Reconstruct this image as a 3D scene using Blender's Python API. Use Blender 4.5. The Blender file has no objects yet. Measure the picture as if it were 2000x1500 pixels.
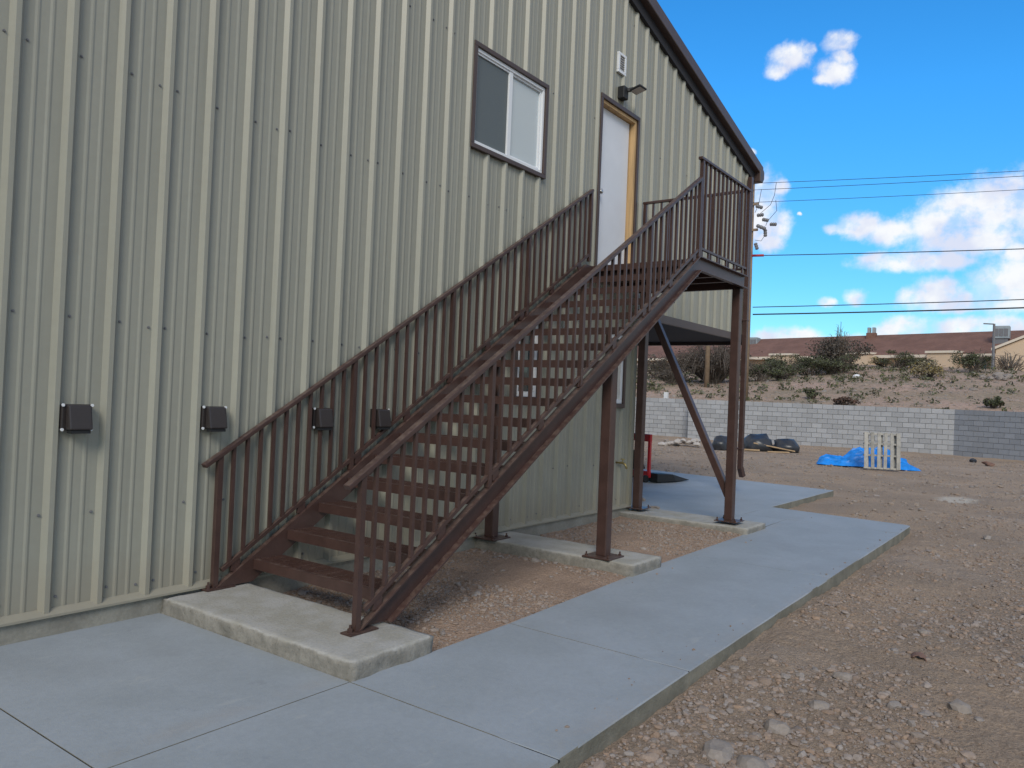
import bpy, math, random
import numpy as np
from mathutils import Vector, Matrix, noise as mnoise
random.seed(7); RNG = np.random.default_rng(7)
S = bpy.context.scene
COL = S.collection

# ------------------------------------------------------------------ camera
F_PX, YAW, PITCH, ROLL = 1529.6, 0.63259, 0.01549, 0.0415
CAM = Vector((-1.76214, -4.91435, 1.42493))
fw = Vector((math.cos(PITCH)*math.cos(YAW), math.cos(PITCH)*math.sin(YAW), math.sin(PITCH)))
rt = Vector((math.sin(YAW), -math.cos(YAW), 0)); up = rt.cross(fw)
c_, s_ = math.cos(ROLL), math.sin(ROLL)
rt, up = c_*rt + s_*up, -s_*rt + c_*up
cd = bpy.data.cameras.new('camera'); cam = bpy.data.objects.new('camera', cd); COL.objects.link(cam)
cam.matrix_world = Matrix(((rt.x, up.x, -fw.x, CAM.x), (rt.y, up.y, -fw.y, CAM.y), (rt.z, up.z, -fw.z, CAM.z), (0, 0, 0, 1)))
cd.sensor_width = 36; cd.lens = F_PX/2000*36; cd.clip_start = .05; cd.clip_end = 3000
S.camera = cam

# ------------------------------------------------------------------ light
SUN = Vector((-.70, -.42, .58)).normalized()
sl = bpy.data.lights.new('sun', 'SUN'); sl.energy = 1.9; sl.angle = math.radians(24); sl.color = (1, .93, .82)
so = bpy.data.objects.new('sun', sl); COL.objects.link(so)
so.rotation_euler = SUN.to_track_quat('Z', 'Y').to_euler(); so.location = SUN*40
S.view_settings.view_transform = 'Standard'; S.view_settings.look = 'None'
S.view_settings.gamma = 1; S.view_settings.use_curve_mapping = False
S.view_settings.exposure = 0.2

W = bpy.data.worlds.new('World'); S.world = W; W.use_nodes = True
nt = W.node_tree; nt.nodes.clear()
def N(t, **k):
    n = nt.nodes.new(t)
    for a, v in k.items(): setattr(n, a, v)
    return n
def setin(n, i, v):
    if isinstance(v, bpy.types.NodeSocket): nt.links.new(v, n.inputs[i])
    else: n.inputs[i].default_value = v
def M(op, a, b=0.0, c=0.0, clamp=False):
    n = N('ShaderNodeMath', operation=op); n.use_clamp = clamp
    setin(n, 0, a); setin(n, 1, b)
    if op in ('MULTIPLY_ADD', 'SMOOTH_MIN'): setin(n, 2, c)
    return n.outputs[0]
def VM(op, a, b):
    n = N('ShaderNodeVectorMath', operation=op); setin(n, 0, a); setin(n, 1, b); return n
def MR(v, a, b, c, d, smooth=False):
    n = N('ShaderNodeMapRange'); n.interpolation_type = 'SMOOTHSTEP' if smooth else 'LINEAR'
    setin(n, 0, v)
    for i, x in enumerate((a, b, c, d)): n.inputs[i+1].default_value = x
    return n.outputs[0]
def MIXC(f, a, b, blend='MIX'):
    n = N('ShaderNodeMix', data_type='RGBA', blend_type=blend); setin(n, 0, f); setin(n, 6, a); setin(n, 7, b); return n.outputs[2]
tc = N('ShaderNodeTexCoord'); D = tc.outputs['Generated']
sep = N('ShaderNodeSeparateXYZ'); setin(sep, 0, D)
az = M('ARCTAN2', sep.outputs[1], sep.outputs[0]); elv = M('ARCSINE', sep.outputs[2])
sky = N('ShaderNodeTexSky', sky_type='NISHITA'); sky.sun_disc = False
sky.sun_elevation = math.asin(SUN.z); sky.sun_rotation = math.atan2(SUN.x, SUN.y)
sky.air_density = 1.0; sky.dust_density = .3; sky.ozone_density = 3.0; sky.altitude = 800
hs = N('ShaderNodeHueSaturation'); setin(hs, 'Saturation', 1.25); setin(hs, 'Value', 1.0); setin(hs, 'Color', sky.outputs[0])
skyc = MIXC(1.0, hs.outputs[0], MIXC(MR(elv, .03, .36, 0, 1), (.84, 1.20, 1.22, 1), (.90, 1.98, 2.22, 1)), 'MULTIPLY')
comb = N('ShaderNodeCombineXYZ'); setin(comb, 0, az); setin(comb, 1, elv)
AE = comb.outputs[0]
def NOISE(vec, scale, detail=5, rough=.55):
    n = N('ShaderNodeTexNoise'); setin(n, 'Vector', vec); n.inputs['Scale'].default_value = scale
    n.inputs['Detail'].default_value = detail; n.inputs['Roughness'].default_value = rough; return n
w1 = NOISE(AE, 26, 6, .6); off = VM('SUBTRACT', w1.outputs['Color'], (.5, .5, .5))
offs = VM('MULTIPLY', off.outputs[0], (.022, .016, 0))
AEW = VM('ADD', AE, offs.outputs[0]).outputs[0]
# cumulus seen in this part of the sky: azimuth, elevation, half-widths (radians)
CL = [[.3039,.4027,.0224,.0145],[.3182,.3899,.0134,.0081],[.2837,.4072,.0088,.0066],[.2497,.4141,.0172,.0103],[.2463,.3982,.01,.0104],[.253,.3831,.0202,.0132],[.2653,.3763,.013,.0067],
[.3304,.2418,.021,.0383],[.3176,.2176,.0209,.0179],[.3133,.2618,.0119,.0088],[.3229,.1998,.0179,.012],[.345,.225,.02,.03],[.2203,.214,.0251,.013],[.2424,.2104,.0169,.0058],[.1875,.2038,.0298,.0143],[.1408,.2096,.0338,.0194],[.1162,.2244,.0406,.0217],[.0871,.2274,.0368,.0293],[.0637,.2358,.0214,.0236],[.1053,.1908,.0583,.0164],[.1654,.1715,.0563,.0108],[.1973,.1755,.0273,.0073],[.1295,.1699,.0229,.0107],[.0644,.1774,.0165,.0134],[.02,.22,.06,.04],
[.1385,.1336,.0258,.0142],[.1183,.1274,.0226,.0113],[.1642,.1313,.0131,.0086],[.2204,.131,.011,.0074],[.2525,.1253,.0074,.0048],[.0751,.14,.0288,.0218],[.0614,.1503,.0187,.0189],[.1033,.1198,.0502,.005],[.01,.15,.05,.03],
[.3011,.0825,.0385,.0105],[.2838,.087,.0203,.0068],[.227,.0798,.0223,.0072],[.1683,.0954,.0238,.0117],[.184,.0908,.016,.0102],[.1124,.0963,.0276,.0102],[.0739,.096,.0263,.0116],[.2606,.0782,.0345,.0061],[.38,.08,.05,.008],[.46,.085,.04,.007],[.3477,.304,.0061,.004],[.2887,.2286,.0029,.0023],[.02,.09,.05,.012]]
dist = None
for a, e, ra, re in CL:
    v = VM('SUBTRACT', AEW, (a, e, 0)).outputs[0]
    k_ = 1.22 if e < .145 else 1.0
    v = VM('MULTIPLY', v, (1/(ra*1.12*k_), 1/(re*1.18*k_), 0)).outputs[0]
    ln = N('ShaderNodeVectorMath', operation='LENGTH'); setin(ln, 0, v)
    dist = ln.outputs['Value'] if dist is None else M('SMOOTH_MIN', dist, ln.outputs['Value'], .25)
w2 = NOISE(AE, 70, 8, .62)
dd = M('ADD', dist, M('MULTIPLY', M('SUBTRACT', w2.outputs[0], .5), .9))
mask_a = MR(dd, 1.22, .42, 0, 1, True)
# unseen thicker, greyer cloud round the rest of the sky, added to whiten ambient light
D2 = VM('MULTIPLY', D, (1, 1, 2.2)).outputs[0]
g = NOISE(D2, 2.6, 7, .58)
inview = M('MULTIPLY', MR(az, -.15, -.02, 0, 1, True), MR(az, .75, .9, 1, 0, True))
mask_a = M('MULTIPLY', mask_a, MR(w1.outputs['Fac'], .34, .54, .50, 1, True))
mask_b = M('MULTIPLY', MR(g.outputs[0], .40, .54, 0, 1, True), M('SUBTRACT', 1.0, inview))
mask = M('MULTIPLY', M('MAXIMUM', mask_a, mask_b), MR(elv, -.02, .02, 0, 1))
w3 = NOISE(AE, 20, 4, .5)
cshade = MR(w3.outputs[0], .38, .62, 0, 1, True)
ccol = MIXC(cshade, (7.3, 7.7, 9.2, 1), (9.7, 9.8, 9.9, 1))
ccol = MIXC(inview, (6.0, 5.9, 5.8, 1), ccol)
mix = MIXC(M('MULTIPLY', mask, .97), skyc, ccol)
bg = N('ShaderNodeBackground'); setin(bg, 0, mix); bg.inputs[1].default_value = .088
out = N('ShaderNodeOutputWorld'); nt.links.new(bg.outputs[0], out.inputs[0])

# ------------------------------------------------------------------ materials
def mat(name, col, rough=.6, spec=.4, var=.0, vscale=3., bump=.0, bscale=40., metal=0., island=0., col2=None, fine=0., fscale=90., streak=False, objrand=0., coat=0., fx=None, bdist=.02, wave=0.):
    global nt
    m = bpy.data.materials.new(name); m.use_nodes = True; nt = m.node_tree
    b = nt.nodes['Principled BSDF']
    b.inputs['Roughness'].default_value = rough; b.inputs['Specular IOR Level'].default_value = spec
    b.inputs['Metallic'].default_value = metal; b.inputs['Coat Weight'].default_value = coat
    c = (col[0], col[1], col[2], 1)
    geo = N('ShaderNodeNewGeometry'); P = geo.outputs['Position']
    cur = None
    if var or col2:
        pv = P
        if streak: pv = VM('MULTIPLY', P, (1, 1, .06)).outputs[0]
        n1 = NOISE(pv, vscale, 6, .6); t = MR(n1.outputs[0], .34, .66, 0, 1, True)
        cb = col2 if col2 else tuple(x*(1-var) for x in col)
        cur = MIXC(t, c, (cb[0], cb[1], cb[2], 1))
    if cur is None:
        rgb = N('ShaderNodeRGB'); rgb.outputs[0].default_value = c; cur = rgb.outputs[0]
    if fine:
        n2 = NOISE(P, fscale, 4, .65)
        cur = MIXC(1., cur, MIXC(MR(n2.outputs[0], .3, .7, 0, 1), (1-fine, 1-fine, 1-fine, 1), (1+fine, 1+fine, 1+fine, 1)), 'MULTIPLY')
    if island:
        r = MR(geo.outputs['Random Per Island'], 0, 1, 1-island, 1+island)
        hsn = N('ShaderNodeHueSaturation'); setin(hsn, 'Color', cur); setin(hsn, 'Value', r)
        setin(hsn, 'Saturation', MR(M('FRACT', M('MULTIPLY', geo.outputs['Random Per Island'], 7.31)), 0, 1, .45, 1.25)); cur = hsn.outputs[0]
    if objrand:
        oi = N('ShaderNodeObjectInfo'); r = MR(oi.outputs['Random'], 0, 1, 1-objrand, 1+objrand)
        hsn = N('ShaderNodeHueSaturation'); setin(hsn, 'Color', cur); setin(hsn, 'Value', r); cur = hsn.outputs[0]
    if fx: cur = fx(cur, P, geo)
    nt.links.new(cur, b.inputs['Base Color'])
    if wave:
        n3 = NOISE(VM('MULTIPLY', P, (2.2, 2.2, .35)).outputs[0], 1.6, 3, .5); bn = N('ShaderNodeBump'); bn.inputs['Strength'].default_value = wave; bn.inputs['Distance'].default_value = .02
        nt.links.new(n3.outputs[0], bn.inputs['Height']); nt.links.new(bn.outputs[0], b.inputs['Normal'])
    if bump:
        n3 = NOISE(P, bscale, 8, .65); bn = N('ShaderNodeBump'); bn.inputs['Strength'].default_value = bump; bn.inputs['Distance'].default_value = bdist
        nt.links.new(n3.outputs[0], bn.inputs['Height']); nt.links.new(bn.outputs[0], b.inputs['Normal'])
    return m
K = {}
def SEPZ(P):
    n = N('ShaderNodeSeparateXYZ'); setin(n, 0, P); return n.outputs
def fx_splash(cur, P, geo):      # dusty splash-back along the foot of the sheeting, faint run marks
    z = SEPZ(P)[2]; n = NOISE(VM('MULTIPLY', P, (1, 1, .5)).outputs[0], 9, 5, .65)
    t = M('MULTIPLY', MR(M('ADD', z, M('MULTIPLY', n.outputs[0], .35)), .22, .62, 1, 0, True), .55)
    cur = MIXC(t, cur, (.265, .235, .18, 1))
    r = NOISE(VM('MULTIPLY', P, (1, 1, .03)).outputs[0], 22, 3, .5)
    return MIXC(M('MULTIPLY', MR(r.outputs[0], .58, .75, 0, 1, True), .16), cur, (.16, .16, .13, 1))
def fx_walk(cur, P, geo):        # blotches, trowel scuffs, hairline cracks, tracked dirt
    n = NOISE(P, .8, 4, .6); cur = MIXC(M('MULTIPLY', MR(n.outputs[0], .5, .7, 0, 1, True), .38), cur, (.245, .265, .285, 1))
    n = NOISE(VM('MULTIPLY', P, (1, 3.2, 1)).outputs[0], 3.5, 5, .7); cur = MIXC(M('MULTIPLY', MR(n.outputs[0], .60, .72, 0, 1, True), .30), cur, (.43, .44, .43, 1))
    n = NOISE(P, 5.5, 6, .7); cur = MIXC(M('MULTIPLY', MR(n.outputs[0], .62, .74, 0, 1, True), .35), cur, (.20, .215, .23, 1))
    n = NOISE(P, 130, 2, .5); cur = MIXC(M('MULTIPLY', MR(n.outputs[0], .72, .78, 0, 1), .6), cur, (.12, .12, .12, 1))
    c = NOISE(P, .55, 6, .6); crack = M('MULTIPLY', MR(M('ABSOLUTE', M('SUBTRACT', c.outputs[0], .43)), .0, .0016, 1, 0), MR(NOISE(P, .5, 2).outputs[0], .52, .6, 0, 1, True))
    cur = MIXC(M('MULTIPLY', crack, .5), cur, (.13, .14, .15, 1))
    d = NOISE(P, 2.3, 6, .7); y = SEPZ(P)[1]
    edge = M('MAXIMUM', MR(y, -3.12, -2.95, 1, 0, True), MR(M('ABSOLUTE', M('ADD', y, 1.74)), .0, .10, 1, 0, True))
    return MIXC(M('MULTIPLY', M('MULTIPLY', edge, MR(d.outputs[0], .42, .62, 0, 1, True)), .16), cur, (.34, .28, .23, 1))
def fx_yard(cur, P, geo):        # pale dried silt streaks, one spill of white sand, darker damp clods
    n = NOISE(VM('MULTIPLY', P, (.9, .22, 1)).outputs[0], .9, 6, .65); cur = MIXC(M('MULTIPLY', MR(n.outputs[0], .54, .68, 0, 1, True), .40), cur, (.46, .37, .30, 1))
    n = NOISE(P, 1.6, 6, .7); cur = MIXC(M('MULTIPLY', MR(n.outputs[0], .58, .70, 0, 1, True), .45), cur, (.20, .155, .125, 1))
    v = VM('MULTIPLY', VM('SUBTRACT', P, (15.4, -2.95, 0)).outputs[0], (.9, 1.5, 0)).outputs[0]
    l = N('ShaderNodeVectorMath', operation='LENGTH'); setin(l, 0, v); q = NOISE(P, 2.5, 5, .6)
    return MIXC(M('MULTIPLY', MR(M('ADD', l.outputs['Value'], M('MULTIPLY', q.outputs[0], .9)), .75, 1.1, 1, 0, True), .75), cur, (.60, .55, .47, 1))
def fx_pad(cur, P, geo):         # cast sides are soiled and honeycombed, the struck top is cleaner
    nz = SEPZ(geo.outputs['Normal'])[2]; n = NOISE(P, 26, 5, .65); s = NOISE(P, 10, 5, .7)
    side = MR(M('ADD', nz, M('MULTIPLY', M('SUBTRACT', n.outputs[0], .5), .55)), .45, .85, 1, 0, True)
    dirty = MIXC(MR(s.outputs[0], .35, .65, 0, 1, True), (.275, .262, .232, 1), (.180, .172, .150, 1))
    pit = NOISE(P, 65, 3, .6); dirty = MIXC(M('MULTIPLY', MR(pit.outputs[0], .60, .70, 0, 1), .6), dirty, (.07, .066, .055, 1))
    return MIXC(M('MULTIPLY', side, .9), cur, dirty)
def fx_block(cur, P, geo):
    n = NOISE(VM('MULTIPLY', P, (1, 1, .5)).outputs[0], .7, 5, .6); return MIXC(M('MULTIPLY', MR(n.outputs[0], .5, .68, 0, 1, True), .30), cur, (.25, .25, .255, 1))
def fx_steel(cur, P, geo):       # dusty film on upward faces, small scuffs
    nz = SEPZ(geo.outputs['Normal'])[2]; n = NOISE(P, 16, 5, .65)
    cur = MIXC(M('MULTIPLY', M('MULTIPLY', MR(nz, .3, .9, 0, 1), MR(n.outputs[0], .40, .65, 0, 1, True)), .32), cur, (.24, .18, .145, 1))
    s = NOISE(P, 48, 3, .6); return MIXC(M('MULTIPLY', MR(s.outputs[0], .68, .75, 0, 1), .35), cur, (.20, .13, .10, 1))
K['panel'] = mat('panel_paint', (.312, .309, .256), .40, .5, var=.08, vscale=5, streak=True, fine=.03, fscale=14, fx=fx_splash, wave=.10)
K['brown'] = mat('brown_paint', (.070, .039, .033), .36, .5, var=.22, vscale=7, fine=.08, fscale=60, fx=fx_steel)
K['browntrim'] = mat('brown_trim', (.070, .045, .038), .4, .5, var=.15, vscale=4)
K['dark'] = mat('dark_soffit', (.03, .03, .035), .7, .3)
K['hood'] = mat('hood_plastic', (.032, .026, .025), .38, .5, fine=.1, fscale=50)
K['white'] = mat('white_vinyl', (.74, .76, .78), .4, .5)
K['doorw'] = mat('door_primer', (.72, .745, .79), .45, .4, var=.05, vscale=2)
K['wood'] = mat('raw_lumber', (.60, .40, .20), .65, .3, var=.3, vscale=18, streak=True)
K['glass'] = mat('window_glass', (.46, .53, .56), .04, .9, coat=.6)  # pale base colour stands in for sky reflection, on top of the gloss
K['dglass'] = mat('dark_glass', (.035, .05, .05), .05, .8)
K['screen'] = mat('insect_screen', (.115, .135, .14), .5, .35, fine=.12, fscale=200)
K['chrome'] = mat('satin_nickel', (.5, .5, .5), .3, .5, metal=1)
K['brass'] = mat('brass', (.42, .33, .14), .4, .5, metal=.8)
K['lens'] = mat('lamp_lens', (.42, .38, .35), .3, .5)
K['walk'] = mat('new_concrete', (.315, .350, .385), .7, .35, col2=(.285, .318, .345), vscale=1.7, fine=.05, fscale=35, bump=.15, bscale=60, fx=fx_walk)
K['edge'] = mat('formed_concrete', (.235, .225, .185), .85, .2, col2=(.17, .165, .135), vscale=5, fine=.12, fscale=40, bump=.4, bscale=35)
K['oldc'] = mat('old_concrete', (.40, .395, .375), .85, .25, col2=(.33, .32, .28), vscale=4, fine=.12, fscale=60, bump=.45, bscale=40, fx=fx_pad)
K['stem'] = mat('stem_concrete', (.30, .29, .25), .85, .25, col2=(.22, .21, .18), vscale=3, fine=.1, fscale=40, bump=.3, bscale=40)
K['dirt'] = mat('dirt', (.440, .318, .240), .95, .15, col2=(.350, .255, .195), vscale=1.3, fine=.28, fscale=60, bump=1., bscale=34, bdist=.04)
K['yard'] = mat('yard_dirt', (.400, .302, .222), .95, .15, col2=(.322, .250, .190), vscale=.7, fine=.28, fscale=60, bump=1., bscale=30, bdist=.045, fx=fx_yard)
K['stone'] = mat('stone', (.272, .210, .168), .9, .2, island=.15, fine=.12, fscale=80)
K['pstone'] = mat('pale_stone', (.262, .212, .172), .9, .2, island=.16, fine=.12, fscale=60)
K['block'] = mat('concrete_block', (.345, .350, .360), .9, .2, objrand=.12, fine=.08, fscale=30, bump=.3, bscale=60, fx=fx_block)
K['blockshade'] = mat('shaded_block', (.27, .285, .31), .9, .2, objrand=.10, fine=.08, fscale=30, bump=.3, bscale=60, fx=fx_block)  # turned wall stretch: its shade is put into a darker block colour
K['mortar'] = mat('mortar', (.17, .17, .17), .95, .1)
K['hill'] = mat('hill_soil', (.385, .275, .215), .95, .1, col2=(.270, .215, .155), vscale=.28, fine=.3, fscale=6, bump=.9, bscale=5)
K['roofh'] = mat('roof_shingle', (.205, .116, .092), .9, .15, var=.2, vscale=.8, fine=.12, fscale=5)
K['stucco'] = mat('cream_stucco', (.60, .46, .33), .9, .2, var=.08, vscale=.5)
K['fascia'] = mat('pale_fascia', (.66, .58, .48), .8, .2)
K['shadewin'] = mat('dark_window', (.045, .055, .06), .2, .5)
K['galv'] = mat('galvanised', (.30, .34, .36), .45, .5, var=.15, vscale=2)
K['pole'] = mat('weathered_pole', (.30, .22, .15), .85, .2, var=.2, vscale=3)
K['wire'] = mat('wire', (.03, .035, .04), .5, .4)
K['ins'] = mat('insulator', (.16, .16, .17), .5, .4)
K['redsl'] = mat('red_sleeve', (.40, .04, .05), .5, .4)
K['red'] = mat('red_paint', (.50, .025, .03), .4, .5)
K['black'] = mat('black_rubber', (.018, .019, .021), .55, .35)
K['bag'] = mat('black_plastic', (.030, .034, .042), .35, .5, var=.2, vscale=6)
K['tarp'] = mat('blue_tarp', (.010, .27, .86), .4, .45, var=.35, vscale=5)
K['pallet'] = mat('pallet_wood', (.40, .385, .35), .85, .2, var=.25, vscale=9, objrand=.12)
K['board'] = mat('board', (.46, .33, .20), .8, .2, var=.2, vscale=8)
K['rubble'] = mat('rubble', (.42, .37, .33), .9, .2, island=.2)
K['twig'] = mat('dry_twig', (.165, .135, .11), .9, .1, island=.35)
K['leafg'] = mat('green_leaf', (.085, .095, .050), .8, .2, island=.5)
K['leafo'] = mat('olive_leaf', (.110, .115, .060), .8, .2, island=.45)
K['leafd'] = mat('dusky_leaf', (.100, .084, .068), .85, .15, island=.5)
K['leafy'] = mat('straw_leaf', (.26, .21, .10), .85, .15, island=.35)
K['leafr'] = mat('russet_leaf', (.130, .080, .060), .85, .15, island=.35)
K['bark'] = mat('bark', (.12, .10, .085), .9, .1)
K['rust'] = mat('rusty_scrap', (.20, .12, .09), .8, .2)
K['marker'] = mat('marker_white', (.7, .7, .7), .6, .3)

# ------------------------------------------------------------------ mesh helpers
class MB:
    def __init__(s): s.v = []; s.f = []
    def add(s, vs, fs):
        o = len(s.v); s.v += [tuple(x) for x in vs]; s.f += [tuple(i+o for i in f) for f in fs]; return s
    def hexa(s, b, t):  # bottom 4 ccw, top 4
        return s.add(list(b)+list(t), [(3,2,1,0),(4,5,6,7),(0,1,5,4),(1,2,6,5),(2,3,7,6),(3,0,4,7)])
    def box(s, x0, x1, y0, y1, z0, z1):
        return s.hexa([(x0,y0,z0),(x1,y0,z0),(x1,y1,z0),(x0,y1,z0)], [(x0,y0,z1),(x1,y0,z1),(x1,y1,z1),(x0,y1,z1)])
    def bar(s, p, q, w, h, upv=(0,0,1)):
        p, q = Vector(p), Vector(q); d = (q-p).normalized(); u = Vector(upv); r = d.cross(u)
        if r.length < 1e-5: r = d.cross(Vector((1,0,0)))
        r.normalize(); u = r.cross(d).normalized(); r *= w/2; u *= h/2
        return s.hexa([p-r-u, p+r-u, p+r+u, p-r+u], [q-r-u, q+r-u, q+r+u, q-r+u])
    def tube(s, pts, rad, n=6, cap=True):
        pts = [Vector(p) for p in pts]; R = rad if isinstance(rad, (list, tuple)) else [rad]*len(pts)
        vs = []; prev = None
        for i, p in enumerate(pts):
            d = (pts[min(i+1, len(pts)-1)]-pts[max(i-1, 0)]).normalized()
            a = d.cross(Vector((0,0,1)) if abs(d.z) < .9 else Vector((1,0,0))).normalized() if prev is None else (prev-d*prev.dot(d)).normalized()
            prev = a; b = d.cross(a)
            vs += [p+R[i]*(math.cos(2*math.pi*k/n)*a+math.sin(2*math.pi*k/n)*b) for k in range(n)]
        fs = [(i*n+k, i*n+(k+1)%n, (i+1)*n+(k+1)%n, (i+1)*n+k) for i in range(len(pts)-1) for k in range(n)]
        if cap: fs += [tuple(range(n))[::-1], tuple(range((len(pts)-1)*n, len(pts)*n))]
        return s.add(vs, fs)
    def prism(s, poly, axis, a, b):  # poly of 2-D points extruded along axis
        def P(u, v, w): return {'x': (w, u, v), 'y': (u, w, v), 'z': (u, v, w)}[axis]
        n = len(poly); vs = [P(u, v, a) for u, v in poly]+[P(u, v, b) for u, v in poly]
        return s.add(vs, [tuple(range(n))[::-1], tuple(range(n, 2*n))]+[(i, (i+1) % n, n+(i+1) % n, n+i) for i in range(n)])
    def mesh(s, name, m, base=(0,0,0), smooth=False, fixn=True):
        me = bpy.data.meshes.new(name); bx = Vector(base)
        me.from_pydata([tuple(Vector(v)-bx) for v in s.v], [], s.f)
        if fixn:
            import bmesh
            bm = bmesh.new(); bm.from_mesh(me); bmesh.ops.recalc_face_normals(bm, faces=bm.faces); bm.to_mesh(me); bm.free()
        me.materials.append(K[m] if isinstance(m, str) else m)
        if smooth: me.polygons.foreach_set('use_smooth', [True]*len(me.polygons))
        return me
BASE = {}
def link(name, data, parent=None, loc=(0,0,0)):
    o = bpy.data.objects.new(name, data); COL.objects.link(o); o.location = loc
    if parent: o.parent = parent
    return o
def thing(name, label, cat, loc=(0,0,0), group=None, kind=None):
    o = link(name, None, None, loc); o.empty_display_size = .2
    if kind: o['kind'] = kind
    else: o['label'] = label; o['category'] = cat
    if group: o['group'] = group
    BASE[o.name] = Vector(loc); return o
def tag(o, label, cat, group=None):
    o['label'] = label; o['category'] = cat
    if group: o['group'] = group
    return o
def part(par, name, mb, m, label=None, smooth=False, bevel=0, fixn=True):
    b = BASE[par.name]; o = link(name, mb.mesh(name, m, b, smooth, fixn), par); BASE[o.name] = b
    if label: o['label'] = label
    if bevel:
        md = o.modifiers.new('bevel', 'BEVEL'); md.width = bevel; md.segments = 2; md.limit_method = 'ANGLE'
    return o
def inst(par, name, me, wloc):  # repeated part sharing mesh data; wloc in world
    o = link(name, me, par, Vector(wloc)-BASE[par.name]); BASE[o.name] = Vector(wloc); return o
def top(name, mb, m, label, cat, base, group=None, smooth=False, kind=None, bevel=0):
    o = link(name, mb.mesh(name, m, base, smooth), None, base); BASE[o.name] = Vector(base)
    if kind: o['kind'] = kind
    else: tag(o, label, cat, group)
    if bevel:
        md = o.modifiers.new('bevel', 'BEVEL'); md.width = bevel; md.segments = 2; md.limit_method = 'ANGLE'
    return o
def fbm(p, s=1., o=4):
    return mnoise.fractal(Vector(p)*s, 1.0, 2.0, o)
def vnoise(X, Y, seed, sc):  # numpy value noise
    r = np.random.default_rng(seed).random((256, 256)); x, y = X*sc, Y*sc
    xi, yi = np.floor(x).astype(int), np.floor(y).astype(int); fx, fy = x-xi, y-yi
    fx, fy = fx*fx*(3-2*fx), fy*fy*(3-2*fy)
    g = lambda i, j: r[(xi+i) % 256, (yi+j) % 256]
    return (g(0,0)*(1-fx)*(1-fy)+g(1,0)*fx*(1-fy)+g(0,1)*(1-fx)*fy+g(1,1)*fx*fy)-.5
def grid_mesh(name, xs, ys, Zf, m, loc=(0,0,0)):
    X, Y = np.meshgrid(xs, ys, indexing='ij'); Z = Zf(X, Y); nx, ny = X.shape
    me = bpy.data.meshes.new(name)
    me.vertices.add(nx*ny); me.vertices.foreach_set('co', np.stack([X, Y, Z], -1).astype(np.float32).ravel())
    i, j = np.meshgrid(np.arange(nx-1), np.arange(ny-1), indexing='ij'); a = (i*ny+j).ravel()
    q = np.stack([a, a+ny, a+ny+1, a+1], -1); n = len(q)
    me.loops.add(n*4); me.loops.foreach_set('vertex_index', q.astype(np.int32).ravel())
    me.polygons.add(n); me.polygons.foreach_set('loop_start', np.arange(n, dtype=np.int32)*4)
    me.polygons.foreach_set('use_smooth', np.ones(n, dtype=bool)); me.update(calc_edges=True)
    me.materials.append(K[m]); o = link(name, me, None, loc); BASE[o.name] = Vector(loc); return o

ICO = None
def ico():
    t = (1+5**.5)/2
    v = np.array([(-1,t,0),(1,t,0),(-1,-t,0),(1,-t,0),(0,-1,t),(0,1,t),(0,-1,-t),(0,1,-t),(t,0,-1),(t,0,1),(-t,0,-1),(-t,0,1)])/math.sqrt(1+t*t)
    f = np.array([(0,11,5),(0,5,1),(0,1,7),(0,7,10),(0,10,11),(1,5,9),(5,11,4),(11,10,2),(10,7,6),(7,1,8),(3,9,4),(3,4,2),(3,2,6),(3,6,8),(3,8,9),(4,9,5),(2,4,11),(6,2,10),(8,6,7),(9,8,1)])
    return v, f
def ico2():
    v, f = ico(); v = list(map(tuple, v)); cache = {}; nf = []
    def mid(a, b):
        k = (min(a, b), max(a, b))
        if k not in cache:
            p = (Vector(v[a])+Vector(v[b])).normalized(); v.append(tuple(p)); cache[k] = len(v)-1
        return cache[k]
    for a, b, c in f:
        x, y, z = mid(a, b), mid(b, c), mid(c, a); nf += [(a,x,z),(b,y,x),(c,z,y),(x,y,z)]
    return np.array(v), np.array(nf)
def np_mesh(name, V, Fc, m, smooth=False):
    me = bpy.data.meshes.new(name); n, k = Fc.shape
    me.vertices.add(len(V)); me.vertices.foreach_set('co', V.astype(np.float32).ravel())
    me.loops.add(n*k); me.loops.foreach_set('vertex_index', Fc.astype(np.int32).ravel())
    me.polygons.add(n); me.polygons.foreach_set('loop_start', np.arange(n, dtype=np.int32)*k)
    me.polygons.foreach_set('use_smooth', np.full(n, smooth)); me.update(calc_edges=True)
    me.materials.append(K[m]); return me
def stones_mesh(name, P, size, m, flat=.6, jit=.16, base=ico):
    v0, f0 = base(); n = len(P); nv = len(v0)
    V = v0[None]*(1+RNG.normal(0, jit, (n, nv, 1)).clip(-.4, .4))
    sc = size[:, None]*np.stack([RNG.uniform(.7, 1.35, n), RNG.uniform(.7, 1.2, n), RNG.uniform(.45, .85, n)*flat/.6], -1)
    V = V*sc[:, None]; a = RNG.uniform(0, 6.28, n); ca, sa = np.cos(a)[:, None], np.sin(a)[:, None]
    V = np.stack([V[..., 0]*ca-V[..., 1]*sa, V[..., 0]*sa+V[..., 1]*ca, V[..., 2]], -1)+P[:, None]
    Fc = (f0[None]+(np.arange(n)*nv)[:, None, None]).reshape(-1, 3)
    return np_mesh(name, V.reshape(-1, 3), Fc, m, False)

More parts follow.
